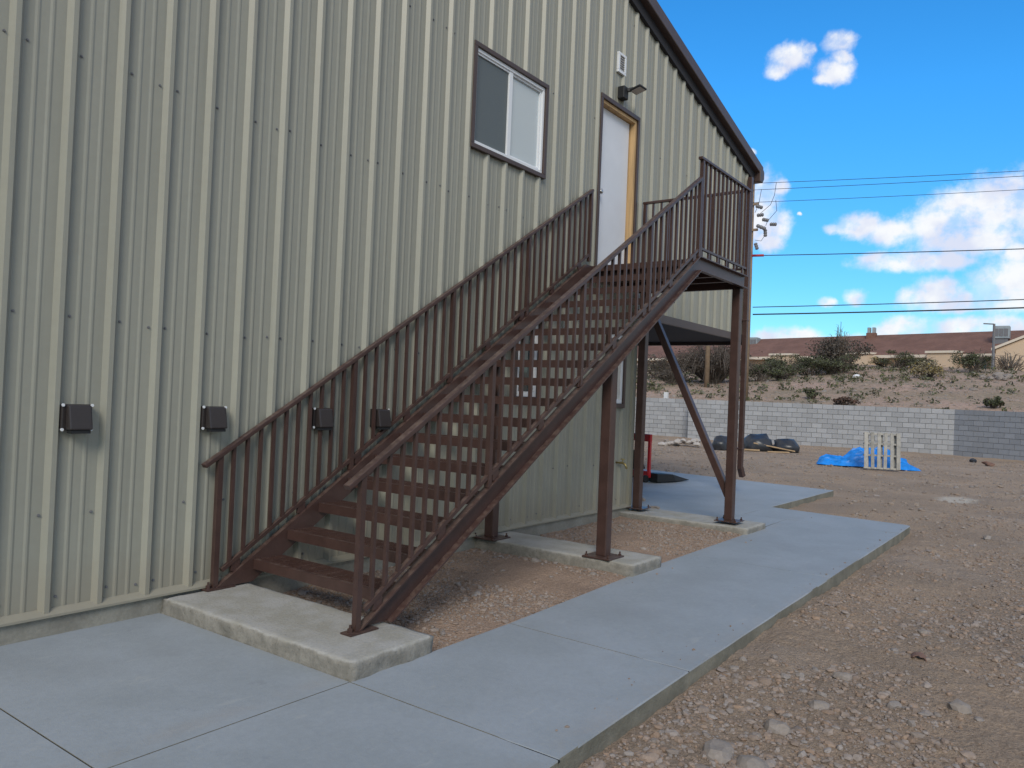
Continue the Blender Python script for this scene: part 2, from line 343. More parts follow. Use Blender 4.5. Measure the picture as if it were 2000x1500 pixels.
# ------------------------------------------------------------------ ground
def yard_h(X, Y):
    z = -.205+.05*vnoise(X, Y, 1, .5)+.028*vnoise(X, Y, 2, 1.7)+.022*vnoise(X, Y, 3, 5)+.016*vnoise(X, Y, 4, 13)+.012*vnoise(X, Y, 5, 27)
    z += .035*np.exp(-((Y+3.35)/.25)**2)*(X > .4)*(X < 10.2)
    z = np.where((X > 26) & (X < 33), z+.05*(X-26)/6, z)
    inside = ((X > -8) & (X < 10.06) & (Y > -2.98) & (Y < 8)) | ((X > -16) & (X < 13.9) & (Y > -.9) & (Y < 14))
    return np.where(inside, -.42, z)
xs = np.concatenate([[-600,-200,-80,-40,-20,-10,-6,-3,-1], np.arange(-.4, .8, .05), np.arange(.8, 6.5, .022), np.arange(6.5, 11, .045), np.arange(11, 20, .12), np.arange(20, 36, .25), [38,42,50,70,120,250,600,1500]])
ys = np.concatenate([[-900,-300,-120,-60,-35,-22,-16,-12], np.arange(-9, -6, .12), np.arange(-6, -5, .045), np.arange(-5, -3.02, .022), np.arange(-3.02, -2.4, .06), np.arange(-2.4, 2, .15), np.arange(2, 14, .4), [16,20,30,50,90,200,500]])
g = grid_mesh('ground', xs, ys, yard_h, 'yard'); g['kind'] = 'structure'

def bed_h(X, Y):
    z = -.125+.03*vnoise(X, Y, 11, 1.2)+.016*vnoise(X, Y, 12, 4)+.010*vnoise(X, Y, 13, 14)
    z += -.03*np.exp(-((X-1.9)/.3)**2)+.022*np.clip((X-4.8)/1.5, 0, 1)+.01*vnoise(X, Y, 14, 30)+.03*np.exp(-((X-4.2)/.45)**2)
    e = np.interp(X, [1.1, 2.53, 5.2, 7.0, 8.3], [-1.855, -1.83, -1.705, -1.69, -1.66])
    return np.where(Y < e+.045, np.minimum(z, -.112), np.minimum(z, -.068))
g = grid_mesh('dirt_bed', np.arange(1.2, 8.3, .04), np.arange(-2.0, .12, .04), bed_h, 'dirt'); g['kind'] = 'structure'

# loose gravel, densest in view near the camera
def scatter(n, x0, x1, y0, y1, hf, pw=1.3, clear=None):
    X = RNG.uniform(x0, x1, n*6); Y = RNG.uniform(y0, y1, n*6)
    d = np.hypot(X-CAM.x, Y-CAM.y); k = RNG.random(n*6) < (3.2/np.maximum(d, 3.2))**pw
    k &= (vnoise(X, Y, 77, 1.3)+.6*vnoise(X, Y, 78, 4)+RNG.normal(0, .14, n*6)) > -.06
    X, Y = X[k][:n], Y[k][:n]; return np.stack([X, Y, hf(X, Y)], -1)
P = scatter(30000, .3, 15, -7.5, -3.16, yard_h); sz = RNG.lognormal(math.log(.0085), .5, len(P)).clip(.004, .028); P[:, 2] += sz*.18
o = link('gravel', stones_mesh('gravel', P, sz, 'stone')); o['kind'] = 'stuff'
P = scatter(1300, .3, 14, -7.5, -3.2, yard_h); sz = RNG.lognormal(math.log(.021), .35, len(P)).clip(.012, .042); P[:, 2] += sz*.02
o = link('gravel', stones_mesh('cobbles', P, sz, 'stone', .5, .10, ico2)); o['kind'] = 'stuff'
P = scatter(14000, 1.5, 8, -1.78, -.02, bed_h, .5); P = P[(abs(P[:, 0]-4.86) > .5) & (P[:, 0] < 7.4) & (P[:, 1] > np.interp(P[:, 0], [1.1, 2.53, 5.2, 7.0, 8.3], [-1.855, -1.83, -1.705, -1.69, -1.66]))]
sz = RNG.lognormal(math.log(.008), .45, len(P)).clip(.003, .032); P[:, 2] += sz*.15
o = link('gravel', stones_mesh('bed_gravel', P, sz, 'stone')); o['kind'] = 'stuff'
P = scatter(7000, 10, 31, -6, 9, yard_h, 0.); P = P[(P[:, 0] > 14.6) | (P[:, 1] < -1.3)]; sz = RNG.lognormal(math.log(.018), .5, len(P)).clip(.006, .07); P[:, 2] += sz*.1
o = link('gravel', stones_mesh('yard_gravel', P, sz, 'pstone')); o['kind'] = 'stuff'
X = RNG.uniform(1.2, 9.9, 120); e = RNG.random(120) < .6; Y = np.where(e, -3.08+np.abs(RNG.normal(0, .07, 120)), -1.75-np.abs(RNG.normal(0, .07, 120)))
k = (Y > -3.03) & (Y < -1.86); P = np.stack([X, Y, np.full(120, -.097)], -1)[k]; o = link('gravel', stones_mesh('walk_crumbs', P, RNG.lognormal(math.log(.006), .4, len(P)).clip(.003, .014), 'stone')); o['kind'] = 'stuff'
# the few stones one can point at
def stone(x, y, r, label, m='pstone', flat=.5, hf=yard_h):
    z = float(hf(np.array([x]), np.array([y]))[0])
    me = stones_mesh('stone', np.zeros((1, 3)), np.array([r]), m, flat, .09, ico2)
    o = link('stone', me, None, (x, y, z+r*.12)); tag(o, label, 'stone', 'larger stones lying on the ground')
for a in [(3.2,-4.40,.060,'large flat pale tan stone on the gravel near the right edge'),(2.28,-3.70,.062,'reddish tan stone half sunk in gravel at the bottom of the picture'),
          (1.78,-3.58,.095,'largest grey cobble by the near end of the sidewalk edge'),(1.80,-3.74,.065,'rounded cobble just right of the largest grey cobble'),
          (2.97,-3.22,.032,'pale upright stone leaning at the sidewalk edge'),(3.12,-3.22,.034,'dark grey stone beside the pale one at the sidewalk edge'),
          (3.05,-3.50,.036,'pinkish oval stone left of its twin on the gravel'),(3.16,-3.56,.036,'pinkish oval stone right of its twin on the gravel'),
          (3.30,-3.77,.050,'flat grey stone in the middle of the gravel'),(2.75,-3.78,.050,'grey speckled stone between gravel cobbles'),(4.7,-4.0,.05,'lone tan stone farther out on the gravel'),(6.1,-4.6,.06,'flat brownish stone far right on the gravel')]: stone(*a)
for a in [(4.29,-.83,.045,'rounded pebble in the dirt in front of the middle footing'),(6.72,-.42,.05,'tan stone in the dirt bed near the far footing'),(6.95,-.10,.07,'dark reddish stone in the dirt beside the wall foot'),(4.2,-1.5,.035,'small stone in the dirt in front of the middle post')]: stone(*a, hf=bed_h)
mb = MB(); n = 10; q = []
for k in range(n+1):
    a0 = .2+k*2.5/n; y, z, t = -4.08+.05*math.cos(a0), -.195+.04*math.sin(a0), .012*math.sin(k*1.7)
    q += [(3.965+t, y, z), (4.06-t, y+.012, z), (4.06-t, y+.012+.004*math.cos(a0), z+.004*math.sin(a0)), (3.965+t, y+.004*math.cos(a0), z+.004*math.sin(a0))]
mb.add(q, [(4*k+a, 4*k+(a+1) % 4, 4*k+4+(a+1) % 4, 4*k+4+a) for k in range(n) for a in range(4)]+[(0, 1, 2, 3), (4*n, 4*n+3, 4*n+2, 4*n+1)])
top('scrap_piece', mb, 'rust', 'curled brown scrap of metal lying on the gravel', 'scrap', (4.01, -4.08, -.2))

# ------------------------------------------------------------------ concrete
walk = thing('sidewalk', '', '', (3, -2.4, -.1), kind='structure')
def slab(poly, z1=-.1, z0=-.46, name='concrete_slab', wob=.012):
    # tooled slab: subdivided outline, slightly wavy edge
    pts = []
    for i, a in enumerate(poly):
        b = poly[(i+1) % len(poly)]; L = math.hypot(b[0]-a[0], b[1]-a[1]); k = max(1, int(L/.15))
        for t in range(k):
            x, y = a[0]+(b[0]-a[0])*t/k, a[1]+(b[1]-a[1])*t/k; pts.append((x, y))
    m = MB(); n = len(pts); cx = sum(p[0] for p in pts)/n; cy = sum(p[1] for p in pts)/n
    top_ = []; rim = []; mid_ = []; bot = []
    for x, y in pts:
        dx, dy = cx-x, cy-y; L = math.hypot(dx, dy); dx /= L; dy /= L
        outer = (y < -2.9 or x > 10.1)
        w = wob*fbm((x*3, y*3, 2), 1, 3) if outer else 0
        e = .006 if outer else .001; top_.append((x+dx*e, y+dy*e, z1)); rim.append((x+dx*.0008, y+dy*.0008+w*.3, z1-(.008 if outer else .0015))); mid_.append((x, y+w, z1-.06)); bot.append((x, y+w, z0))
    m.add(top_+rim+mid_+bot, [tuple(range(n))]+[(r*n+i, (r+1)*n+i, (r+1)*n+(i+1) % n, r*n+(i+1) % n) for r in range(3) for i in range(n)])
    o = part(walk, name, m, 'walk'); o.data.materials.append(K['edge'])
    for pl in o.data.polygons:
        if abs(pl.normal.z) < .3: pl.material_index = 1
    return o
J = .003
def joint(a, b):
    m = MB(); m.bar((a[0], a[1], -.1085), (b[0], b[1], -.1085), .012, .010); part(walk, 'joint_filler', m, 'black')
for a, b in (((-.2, -3.17), (-.2, -.02)), ((-6, -1.855), (1.09, -1.855)), ((1.08, -3.16), (1.09, -1.855)), ((2.50, -3.125), (2.53, -1.83)), ((5.75, -3.09), (5.75, -1.70)), ((9.15, -3.06), (9.15, -1.07)), ((8.12, -1.055), (10.28, -1.06))): joint(a, b)
slab([(-.2+J, -1.855+J), (1.09, -1.855+J), (1.09, -.02), (-.2+J, -.02)])
slab([(-6, -1.855+J), (-.2-J, -1.855+J), (-.2-J, -.02), (-6, -.02)])
slab([(-.2+J, -3.17), (1.08-J, -3.16), (1.09-J, -1.855-J), (-.2+J, -1.855-J)])
slab([(-6, -3.2), (-.2-J, -3.17), (-.2-J, -1.855-J), (-6, -1.855-J)])
slab([(1.08+J, -3.16), (2.50-J, -3.125), (2.53-J, -1.83), (1.09+J, -1.855)])
slab([(2.50+J, -3.125), (5.75-J*.3, -3.09), (5.75-J*.3, -1.70), (5.2, -1.705), (2.53+J, -1.83)])
slab([(5.75+J*.3, -3.09), (9.15-J*.5, -3.06), (9.15-J*.5, -1.66), (7.0, -1.69), (5.75+J*.3, -1.70)])
slab([(9.15+J*.5, -3.06), (9.98, -3.05), (10.04, -3.0), (10.28, -1.07), (9.15+J*.5, -1.07)])
slab([(8.12, -1.66), (9.15-J*.5, -1.66), (9.15-J*.5, -1.07), (9.15, -1.06), (8.12, -1.06)])
slab([(8.12, -1.05), (13.81, -1.12), (14.35, 2.9), (14.35, 9), (8.12, 9)])

def rough_block(name, x0, x1, y0, y1, z0, z1, m, label, cat, amp=.02, res=.045, group=None):
    nx, ny = int((x1-x0)/res), int((y1-y0)/res); mb = MB(); idx = {}
    nz = max(2, int((z1-z0)/.03))
    def vid(i, j, k):
        if (i, j, k) not in idx:
            x, y, z = x0+(x1-x0)*i/nx, y0+(y1-y0)*j/ny, z0+(z1-z0)*k/nz
            n = Vector((fbm((x*9, y*9, z*9)), fbm((x*9+7, y*9, z*9)), .25*fbm((x*6, y*6+3, z*6))))
            e = (i in (0, nx))+(j in (0, ny))+(k == nz)
            q = Vector((x, y, z))+n*amp*(.25 if (k == nz and e == 1) else 1)
            if e >= 2:
                c = Vector(((x0+x1)/2, (y0+y1)/2, z)); d = (c-q); d.normalize(); q += Vector((d.x*.007, d.y*.007, -.006 if k == nz else 0))
            idx[(i, j, k)] = len(mb.v); mb.v.append(tuple(q))
        return idx[(i, j, k)]
    for i in range(nx):
        for j in range(ny): mb.f.append((vid(i,j,nz), vid(i+1,j,nz), vid(i+1,j+1,nz), vid(i,j+1,nz)))
    for k in range(nz):
        for i in range(nx):
            mb.f.append((vid(i,0,k), vid(i+1,0,k), vid(i+1,0,k+1), vid(i,0,k+1))); mb.f.append((vid(i,ny,k), vid(i+1,ny,k), vid(i+1,ny,k+1), vid(i,ny,k+1)))
        for j in range(ny):
            mb.f.append((vid(0,j,k), vid(0,j+1,k), vid(0,j+1,k+1), vid(0,j,k+1))); mb.f.append((vid(nx,j,k), vid(nx,j+1,k), vid(nx,j+1,k+1), vid(nx,j,k+1)))
    o = top(name, mb, m, label, cat, ((x0+x1)/2, (y0+y1)/2, z0), group, smooth=True)
    return o
G = 'concrete footings under the staircase'
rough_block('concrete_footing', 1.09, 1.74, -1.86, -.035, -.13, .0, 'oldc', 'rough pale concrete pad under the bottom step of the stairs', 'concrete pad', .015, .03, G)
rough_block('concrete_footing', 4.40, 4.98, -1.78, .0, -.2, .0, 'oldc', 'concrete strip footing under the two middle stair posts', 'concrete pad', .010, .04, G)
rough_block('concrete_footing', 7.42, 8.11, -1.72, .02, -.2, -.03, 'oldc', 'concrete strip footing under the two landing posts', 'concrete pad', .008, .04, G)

# ------------------------------------------------------------------ metal building
bld = thing('metal_building', 'tall olive tan ribbed metal building with brown trim and gable roof', 'building', (4, 3, 0))
XL, XR, XC, ZH = -16.0, 11.9, 7.70, 2.56
RIDGE = -2.05
def roof_z(x): return 6.64-.2465*(abs(x-RIDGE)-(7.1-RIDGE))     # underside line of the rake
ZB = .03
HOLES = [(4.075, 5.32, 3.875, 4.835), (6.525, 7.495, 3.03, 5.145), (4.95, 5.38, 1.42, 2.28), (6.94, 7.37, 1.38, 2.28)]
PR = [(0, 0), (.025, -.034), (.053, -.034), (.078, 0), (.132, 0), (.144, -.0045), (.154, -.0045), (.166, 0), (.212, 0), (.224, -.0045), (.234, -.0045), (.246, 0), (.3048, 0)]
def panel(x0, nribs=3, name='wall_panel'):
    m = MB(); pts = []
    for r in range(nribs):
        for u, y in PR[:-1]: pts.append((x0+r*.3048+u, y))
    pts.append((x0+nribs*.3048+.012, -.0015))
    bx = sorted({b for h in HOLES for b in h[:2]}|{XC, XR-.01})
    full = []
    for (xa, ya), (xb, yb) in zip(pts, pts[1:]):
        cuts = [xa]+[b for b in bx if xa+1e-4 < b < xb-1e-4]+[xb]
        for a, b in zip(cuts, cuts[1:]):
            full.append((a, ya+(yb-ya)*(a-xa)/(xb-xa), b, ya+(yb-ya)*(b-xa)/(xb-xa)))
    for xa, ya, xb, yb in full:
        xm = (xa+xb)/2
        if xm > XR-.01: continue
        iv = [(ZB if xm < XC else ZH+.10, None)]
        for h in sorted(HOLES, key=lambda q: q[2]):
            if h[0] < xm < h[1]:
                z0 = iv[-1][0]; iv[-1] = (z0, h[2]); iv.append((h[3], None))
        for z0, z1 in iv:
            ta, tb = (z1, z1) if z1 is not None else (roof_z(xa)+.02, roof_z(xb)+.02)
            m.add([(xa, ya, z0), (xb, yb, z0), (xb, yb, tb), (xa, ya, ta)], [(0, 1, 2, 3)])
    return part(bld, name, m, 'panel', fixn=False)
X0R = .035
k = -3
while X0R+k*.3048 < XR: panel(X0R+k*.3048); k += 3
wl = MB().add([(XL, 0, ZB), (X0R-.9144, 0, ZB), (X0R-.9144, 0, roof_z(X0R-.9144)+.02), (RIDGE, 0, roof_z(RIDGE)+.02), (XL, 0, roof_z(XL)+.02)], [(0, 1, 2, 3, 4)])
part(bld, 'wall_sheet', wl, 'panel')
m = MB()   # inner shell so no light passes through
m.box(XL+.05, XC-.02, .22, .30, -.1, 5.2); m.box(XC-.02, XR-.1, .22, .30, ZH+.02, 5.2)
part(bld, 'inner_wall', m, 'dark')
m = MB(); m.prism([(XL, .25), (XL, roof_z(XL)), (RIDGE, roof_z(RIDGE)), (XR-.1, roof_z(XR)), (XR-.1, 5.2-.02), (XC, 5.19), (XC, .25)], 'y', 13.9, 14.0); part(bld, 'back_wall', m, 'panel')
m = MB(); m.box(XL, XL+.05, .05, 14, -.1, roof_z(XL)); part(bld, 'side_wall', m, 'panel')
m = MB(); m.box(XR-.06, XR, .03, 14, ZH+.1, roof_z(XR)-.03); part(bld, 'side_wall', m, 'panel')
m = MB(); m.box(XC-.06, XC, .003, 14, -.1, ZH); part(bld, 'porch_wall', m, 'panel')
m = MB(); m.box(XC, XR-.07, .02, 13.9, ZH, ZH+.09); part(bld, 'porch_ceiling', m, 'dark')
m = MB(); m.box(XC-.05, XR+.01, -.045, .015, ZH-.005, ZH+.105); part(bld, 'header_trim', m, 'browntrim')
m = MB(); m.box(XR-.09, XR+.01, .02, 14, ZH-.06, ZH+.1); part(bld, 'header_trim', m, 'browntrim')
m = MB(); m.box(11.66, 11.75, .06, .15, -.1, ZH); part(bld, 'porch_column', m, 'brown')
# roof and rake
m = MB()
for a, b in ((XL-.25, RIDGE), (RIDGE, XR+.22)):
    za, zb = roof_z(a), roof_z(b); m.hexa([(a, -.02, za+.06), (b, -.02, zb+.06), (b, 14.2, zb+.06), (a, 14.2, za+.06)], [(a, -.02, za+.2), (b, -.02, zb+.2), (b, 14.2, zb+.2), (a, 14.2, za+.2)])
part(bld, 'roof', m, 'browntrim')
m = MB()
for a, b in ((RIDGE, XR+.20),):
    za, zb = roof_z(a), roof_z(b)
    m.hexa([(a, -.15, za+.13), (b, -.15, zb+.13), (b, -.025, zb+.13), (a, -.025, za+.13)], [(a, -.15, za+.31), (b, -.15, zb+.31), (b, -.025, zb+.31), (a, -.025, za+.31)])
part(bld, 'rake_trim', m, 'browntrim', bevel=.012)
m = MB(); a, b = RIDGE, XR+.05; za, zb = roof_z(a), roof_z(b)
m.hexa([(a, -.055, za-.02), (b, -.055, zb-.02), (b, .0, zb-.02), (a, .0, za-.02)], [(a, -.055, za+.135), (b, -.055, zb+.135), (b, .0, zb+.135), (a, .0, za+.135)])
part(bld, 'rake_closure', m, 'dark')
m = MB(); m.prism([(XR+.02, 5.42), (XR+.16, 5.42), (XR+.23, 5.50), (XR+.23, 5.62), (XR+.19, 5.66), (XR+.02, 5.66)], 'y', -.16, 14); part(bld, 'eave_gutter', m, 'browntrim', bevel=.01)
m = MB(); m.box(XR-.10, XR+.012, -.042, .0, ZH+.1, 5.46); m.box(XR, XR+.012, 0, .1, ZH+.1, 5.46); part(bld, 'corner_trim', m, 'browntrim')
m = MB(); a, b, y0, y1 = 11.575, 11.665, -.135, -.055; m.box(a, b, y0, y1, .32, 5.42); m.bar(((a+b)/2, (y0+y1)/2, .36), ((a+b)/2+.07, (y0+y1)/2-.02, .19), .088, .078); m.box(a-.012, b+.012, y0-.006, y1+.052, .66, .69); m.box(a-.012, b+.012, y0-.006, y1+.052, 2.9, 2.93)
part(bld, 'downspout', m, 'brown', bevel=.006)
m = MB(); m.box(XC-.075, XC+.005, -.040, .0, ZB+.01, ZH-.005); part(bld, 'corner_trim', m, 'panel')
m = MB(); m.prism([(-.002, ZB+.03), (-.048, ZB-.002), (-.048, ZB-.016), (-.002, ZB-.014)], 'x', XL, XC); part(bld, 'base_trim', m, 'panel')
m = MB(); m.box(XL, XC-.01, -.02, .2, -.42, ZB-.013); part(bld, 'foundation', m, 'stem')
# fasteners
m = MB()
for k in range(-2, 40):
    for zr in (.12, 1.78, 3.35, 4.85, 6.35):
        for dx in (-.022, .096):
            x = X0R+k*.3048+dx+random.uniform(-.004, .004); z = zr+random.uniform(-.015, .015)+(.5 if dx < 0 and k % 3 else 0)
            if dx < 0 and k % 3 != 0 and zr != .12: continue
            if x > XR-.2 or z > roof_z(x)-.05 or (x > XC-.1 and z < ZH+.15) or any(h[0]-.1 < x < h[1]+.1 and h[2]-.1 < z < h[3]+.1 for h in HOLES): continue
            m.tube([(x, .001, z), (x, -.004, z)], .009, 8); m.tube([(x, -.004, z), (x, -.010, z)], .0055, 6)
o = part(bld, 'screw', m, 'ins'); o['kind'] = 'stuff'

def window(x0, x1, z0, z1, split, name='window'):
    m = MB(); t = .042
    for a in ((x0-.03, x1+.03, z1-.005, z1+t), (x0-.03, x1+.03, z0-t, z0+.005), (x0-.03, x0+.02, z0+.005, z1-.005), (x1-.02, x1+.03, z0+.005, z1-.005)):
        m.box(a[0], a[1], -.047, .01, a[2], a[3])
    w = part(bld, name, m, 'browntrim', bevel=.004)
    m = MB(); f = .036; X0, X1, Z0, Z1 = x0+.022, x1-.022, z0+.006, z1-.006
    m.box(X0, X1, -.025, .09, Z1-f, Z1); m.box(X0, X1, -.025, .09, Z0, Z0+f); m.box(X0, X0+f*.7, -.025, .09, Z0+f, Z1-f); m.box(X1-f, X1, -.025, .09, Z0+f, Z1-f)
    xm = X0+(X1-X0)*split; m.box(xm-.03, xm+.03, -.018, .07, Z0+f, Z1-f)
    part(w, 'frame', m, 'white', bevel=.003)
    m = MB(); s = .022; a, b = xm+.03, X1-f
    m.box(a, b, -.004, .05, Z1-f-s, Z1-f); m.box(a, b, -.004, .05, Z0+f, Z0+f+s); m.box(b-s, b, -.004, .05, Z0+f+s, Z1-f-s)
    part(w, 'sash', m, 'white', bevel=.002)
    m = MB(); m.box(a, b-s, .018, .026, Z0+f+s, Z1-f-s); part(w, 'pane', m, 'glass', label='pale right pane, sky reflection put into its colour')
    m = MB(); a, b = X0+f*.7, xm-.03
    m.box(a, b, .002, .006, Z0+f, Z1-f-.02); part(w, 'insect_screen', m, 'screen')
    m = MB(); m.box(a, b, -.012, .03, Z1-f-.02, Z1-f); m.box(a, a+.014, -.004, .0, Z0+f, Z1-f-.02); part(w, 'track', m, 'white')
    return w
window(4.075, 5.32, 3.875, 4.835, .49)['label'] = 'upper sliding window with grey insect screen on its left half'
def small_window(x0, x1, z0, z1, label):
    m = MB(); t = .05
    for a in ((x0-.03, x1+.03, z1-.005, z1+t), (x0-.03, x1+.03, z0-t, z0+.005), (x0-.03, x0+.02, z0+.005, z1-.005), (x1-.02, x1+.03, z0+.005, z1-.005)): m.box(a[0], a[1], -.047, .01, a[2], a[3])
    w = part(bld, 'window', m, 'browntrim', label=label, bevel=.004); f = .055; X0, X1, Z0, Z1 = x0+.021, x1-.021, z0+.006, z1-.006
    m = MB(); m.box(X0, X1, -.025, .09, Z1-f, Z1); m.box(X0, X1, -.025, .09, Z0, Z0+f); m.box(X0, X0+f, -.025, .09, Z0+f, Z1-f); m.box(X1-f, X1, -.025, .09, Z0+f, Z1-f); part(w, 'frame', m, 'white', bevel=.003)
    m = MB(); m.box(X0+f, X1-f, .02, .028, Z0+f, Z1-f); part(w, 'pane', m, 'dglass')
small_window(4.95, 5.38, 1.42, 2.28, 'narrow white framed lower window seen between the treads')
small_window(6.94, 7.37, 1.38, 2.28, 'narrow white framed lower window beside the middle outer post')
# door: trim, lumber jamb, slab
x0, x1, z0, z1 = 6.525, 7.495, 3.03, 5.145
m = MB(); m.box(x0-.03, x1+.03, -.047, .01, z1-.005, z1+.05); m.box(x0-.03, x0+.02, -.047, .01, z0, z1-.005); m.box(x1-.02, x1+.03, -.047, .01, z0, z1-.005)
dr = part(bld, 'door', m, 'browntrim', label='white upstairs door in raw lumber jamb with brown trim', bevel=.004)
m = MB(); m.box(x0+.021, x1-.021, -.02, .2, z1-.045, z1-.006); m.box(x0+.021, x0+.05, -.02, .2, z0, z1-.045); m.box(x1-.06, x1-.021, -.02, .2, z0, z1-.045); m.box(x1-.085, x1-.06, .13, .17, z0, z1-.045)
part(dr, 'jamb', m, 'wood')
m = MB(); m.box(x0+.052, x1-.088, .055, .10, z0+.015, z1-.052); part(dr, 'door_leaf', m, 'doorw', bevel=.003)
m = MB(); m.tube([(x0+.115, .055, z0+.98), (x0+.115, .03, z0+.98), (x0+.115, .012, z0+.98), (x0+.115, -.012, z0+.98), (x0+.115, -.022, z0+.98)], [.032, .014, .03, .032, .018], 12)
part(dr, 'handle', m, 'chrome', smooth=True)

# exhaust hoods
G = 'exhaust vent hoods in a row on the wall'
for i, (x, lab) in enumerate([(.49, 'dark brown vent hood farthest left on the ribbed wall'), (1.405, 'dark brown vent hood just left of the start of the handrail'), (2.36, 'dark vent hood behind the balusters, the third from the left'), (3.0, 'dark vent hood behind the balusters nearest the steps')]):
    z = 1.19; t = thing('vent_hood', lab, 'vent', (x, 0, z), G)
    m = MB(); m.box(x-.088, x+.088, -.047, -.001, z-.078, z+.078); part(t, 'flange', m, 'hood', bevel=.006)
    m = MB(); a = .068
    m.hexa([(x-a, -.115, z-.074), (x+a, -.115, z-.074), (x+a, -.048, z-.074), (x-a, -.048, z-.074)], [(x-a, -.085, z+.075), (x+a, -.085, z+.075), (x+a, -.048, z+.075), (x-a, -.048, z+.075)])
    part(t, 'cowl', m, 'hood', bevel=.010)
    m = MB(); m.box(x-a+.012, x+a-.012, -.105, -.05, z-.094, z-.075); part(t, 'flap', m, 'black')
    for sx in (-1, 1):
        for sz in (-1, 1): m = MB(); m.tube([(x+sx*.084, -.0475, z+sz*.073), (x+sx*.084, -.054, z+sz*.073)], .010, 6); part(t, 'screw', m, 'white')
# louvre
t = thing('louver_vent', 'small white louvred vent high on the wall above the lamp', 'vent', (7.0, 0, 5.72))
m = MB(); x0, x1, z0, z1 = 6.90, 7.105, 5.60, 5.86
for a in ((x0, x1, z1-.035, z1), (x0, x1, z0, z0+.035), (x0, x0+.04, z0+.035, z1-.035), (x1-.04, x1, z0+.035, z1-.035)): m.box(a[0], a[1], -.035, -.002, a[2], a[3])
part(t, 'frame', m, 'white', bevel=.004)
m = MB(); m.box(x0+.04, x1-.04, -.02, -.012, z0+.035, z1-.035); part(t, 'opening', m, 'black')
for i in range(6): m = MB(); zz = z0+.05+i*.030; m.bar((x0+.04, -.026, zz), (x1-.04, -.026, zz), .014, .004, (0, .6, 1)); part(t, 'slat', m, 'white')
# wall lamp
t = thing('wall_lamp', 'black floodlight above the upstairs door tilted out from the wall', 'lamp', (7.02, 0, 5.32))
m = MB(); m.box(6.95, 7.07, -.10, -.002, 5.27, 5.43); part(t, 'wall_box', m, 'black', bevel=.012)
m = MB(); m.bar((7.04, -.09, 5.39), (7.09, -.16, 5.41), .045, .045); part(t, 'arm', m, 'black', bevel=.006)
c = Vector((7.13, -.20, 5.41)); ax = Vector((.98, -.05, 0)).normalized(); ay = Vector((.02, -.97, .26)).normalized(); an = ax.cross(ay).normalized()
def obox(m, c, ax, ay, az_, a, b, h): m.hexa([c-ax*a-ay*b-az_*h, c+ax*a-ay*b-az_*h, c+ax*a+ay*b-az_*h, c-ax*a+ay*b-az_*h], [c-ax*a-ay*b+az_*h, c+ax*a-ay*b+az_*h, c+ax*a+ay*b+az_*h, c-ax*a+ay*b+az_*h]); return m
part(t, 'head', obox(MB(), c, ax, ay, an, .088, .080, .014), 'black', bevel=.01)
sgn = 1 if an.z < 0 else -1
part(t, 'lens', obox(MB(), c+an*sgn*.015, ax, ay, an, .072, .064, .003), 'lens')
# tap
t = thing('garden_tap', 'brass hose tap sticking out of the wall by the far posts', 'tap', (7.3, 0, .6))
m = MB(); m.tube([(7.30, 0, .62), (7.30, -.10, .62), (7.30, -.14, .60), (7.30, -.16, .55)], [.012, .014, .016, .014], 8); m.tube([(7.30, -.1, .62), (7.30, -.1, .67)], .007, 6); part(t, 'spout', m, 'brass', smooth=True)
m = MB(); m.tube([(7.30, -.1, .665), (7.30, -.1, .675)], .03, 10); part(t, 'handwheel', m, 'brass')

# ------------------------------------------------------------------ staircase
st = thing('metal_staircase', 'brown steel staircase with open treads, railings and landing', 'staircase', (4, -.8, 0))
SL = .633; XK = 6.225; ZK = 3.026; XE = 7.70; XS = 1.455; VD = .155/math.cos(math.atan(SL))
def ztop(x): return ZK-SL*(XK-x)
def channel(yw, yf):   # C channel stringer: web at yw, flanges out to yf, then level landing run
    xb = XS+(VD)/SL
    kx = .155*math.tan(math.atan(SL)/2)
    outer = [(XS, .012), (XK, ZK), (XE, ZK)]; inner = [(xb, .012), (XK+kx, ZK-.155), (XE, ZK-.155)]
    t = .011; m = MB(); d = 1 if yf > yw else -1; y0, y1 = sorted((yw, yw+d*.007))
    m.prism([outer[0], inner[0], inner[1], inner[2], outer[2], outer[1]], 'y', y0, y1)
    def off(pl, sgn):   # second line offset inward
        nv = t/math.cos(math.atan(SL))
        return [(pl[0][0]-sgn*nv/SL*-1 if False else pl[0][0]+(nv/SL if sgn > 0 else -nv/SL), pl[0][1]), (pl[1][0]+(t*math.tan(math.atan(SL)/2))*(1 if sgn > 0 else -1), pl[1][1]-sgn*t), (pl[2][0], pl[2][1]-sgn*t)]
    a = yw+d*.008
    for pl, sg in ((outer, 1), (inner, -1)):
        o2 = off(pl, sg); y0, y1 = sorted((a, yf))
        m.prism([pl[0], o2[0], o2[1], o2[2], pl[2], pl[1]], 'y', y0, y1)
    return m
YO, YI = -1.466, -.094     # webs
part(st, 'stringer', channel(YO, YO-.055), 'brown', label='outer stringer beam with flanges facing the sidewalk')
part(st, 'stringer', channel(YI, YI+.046), 'brown', label='inner stringer beam next to the wall')
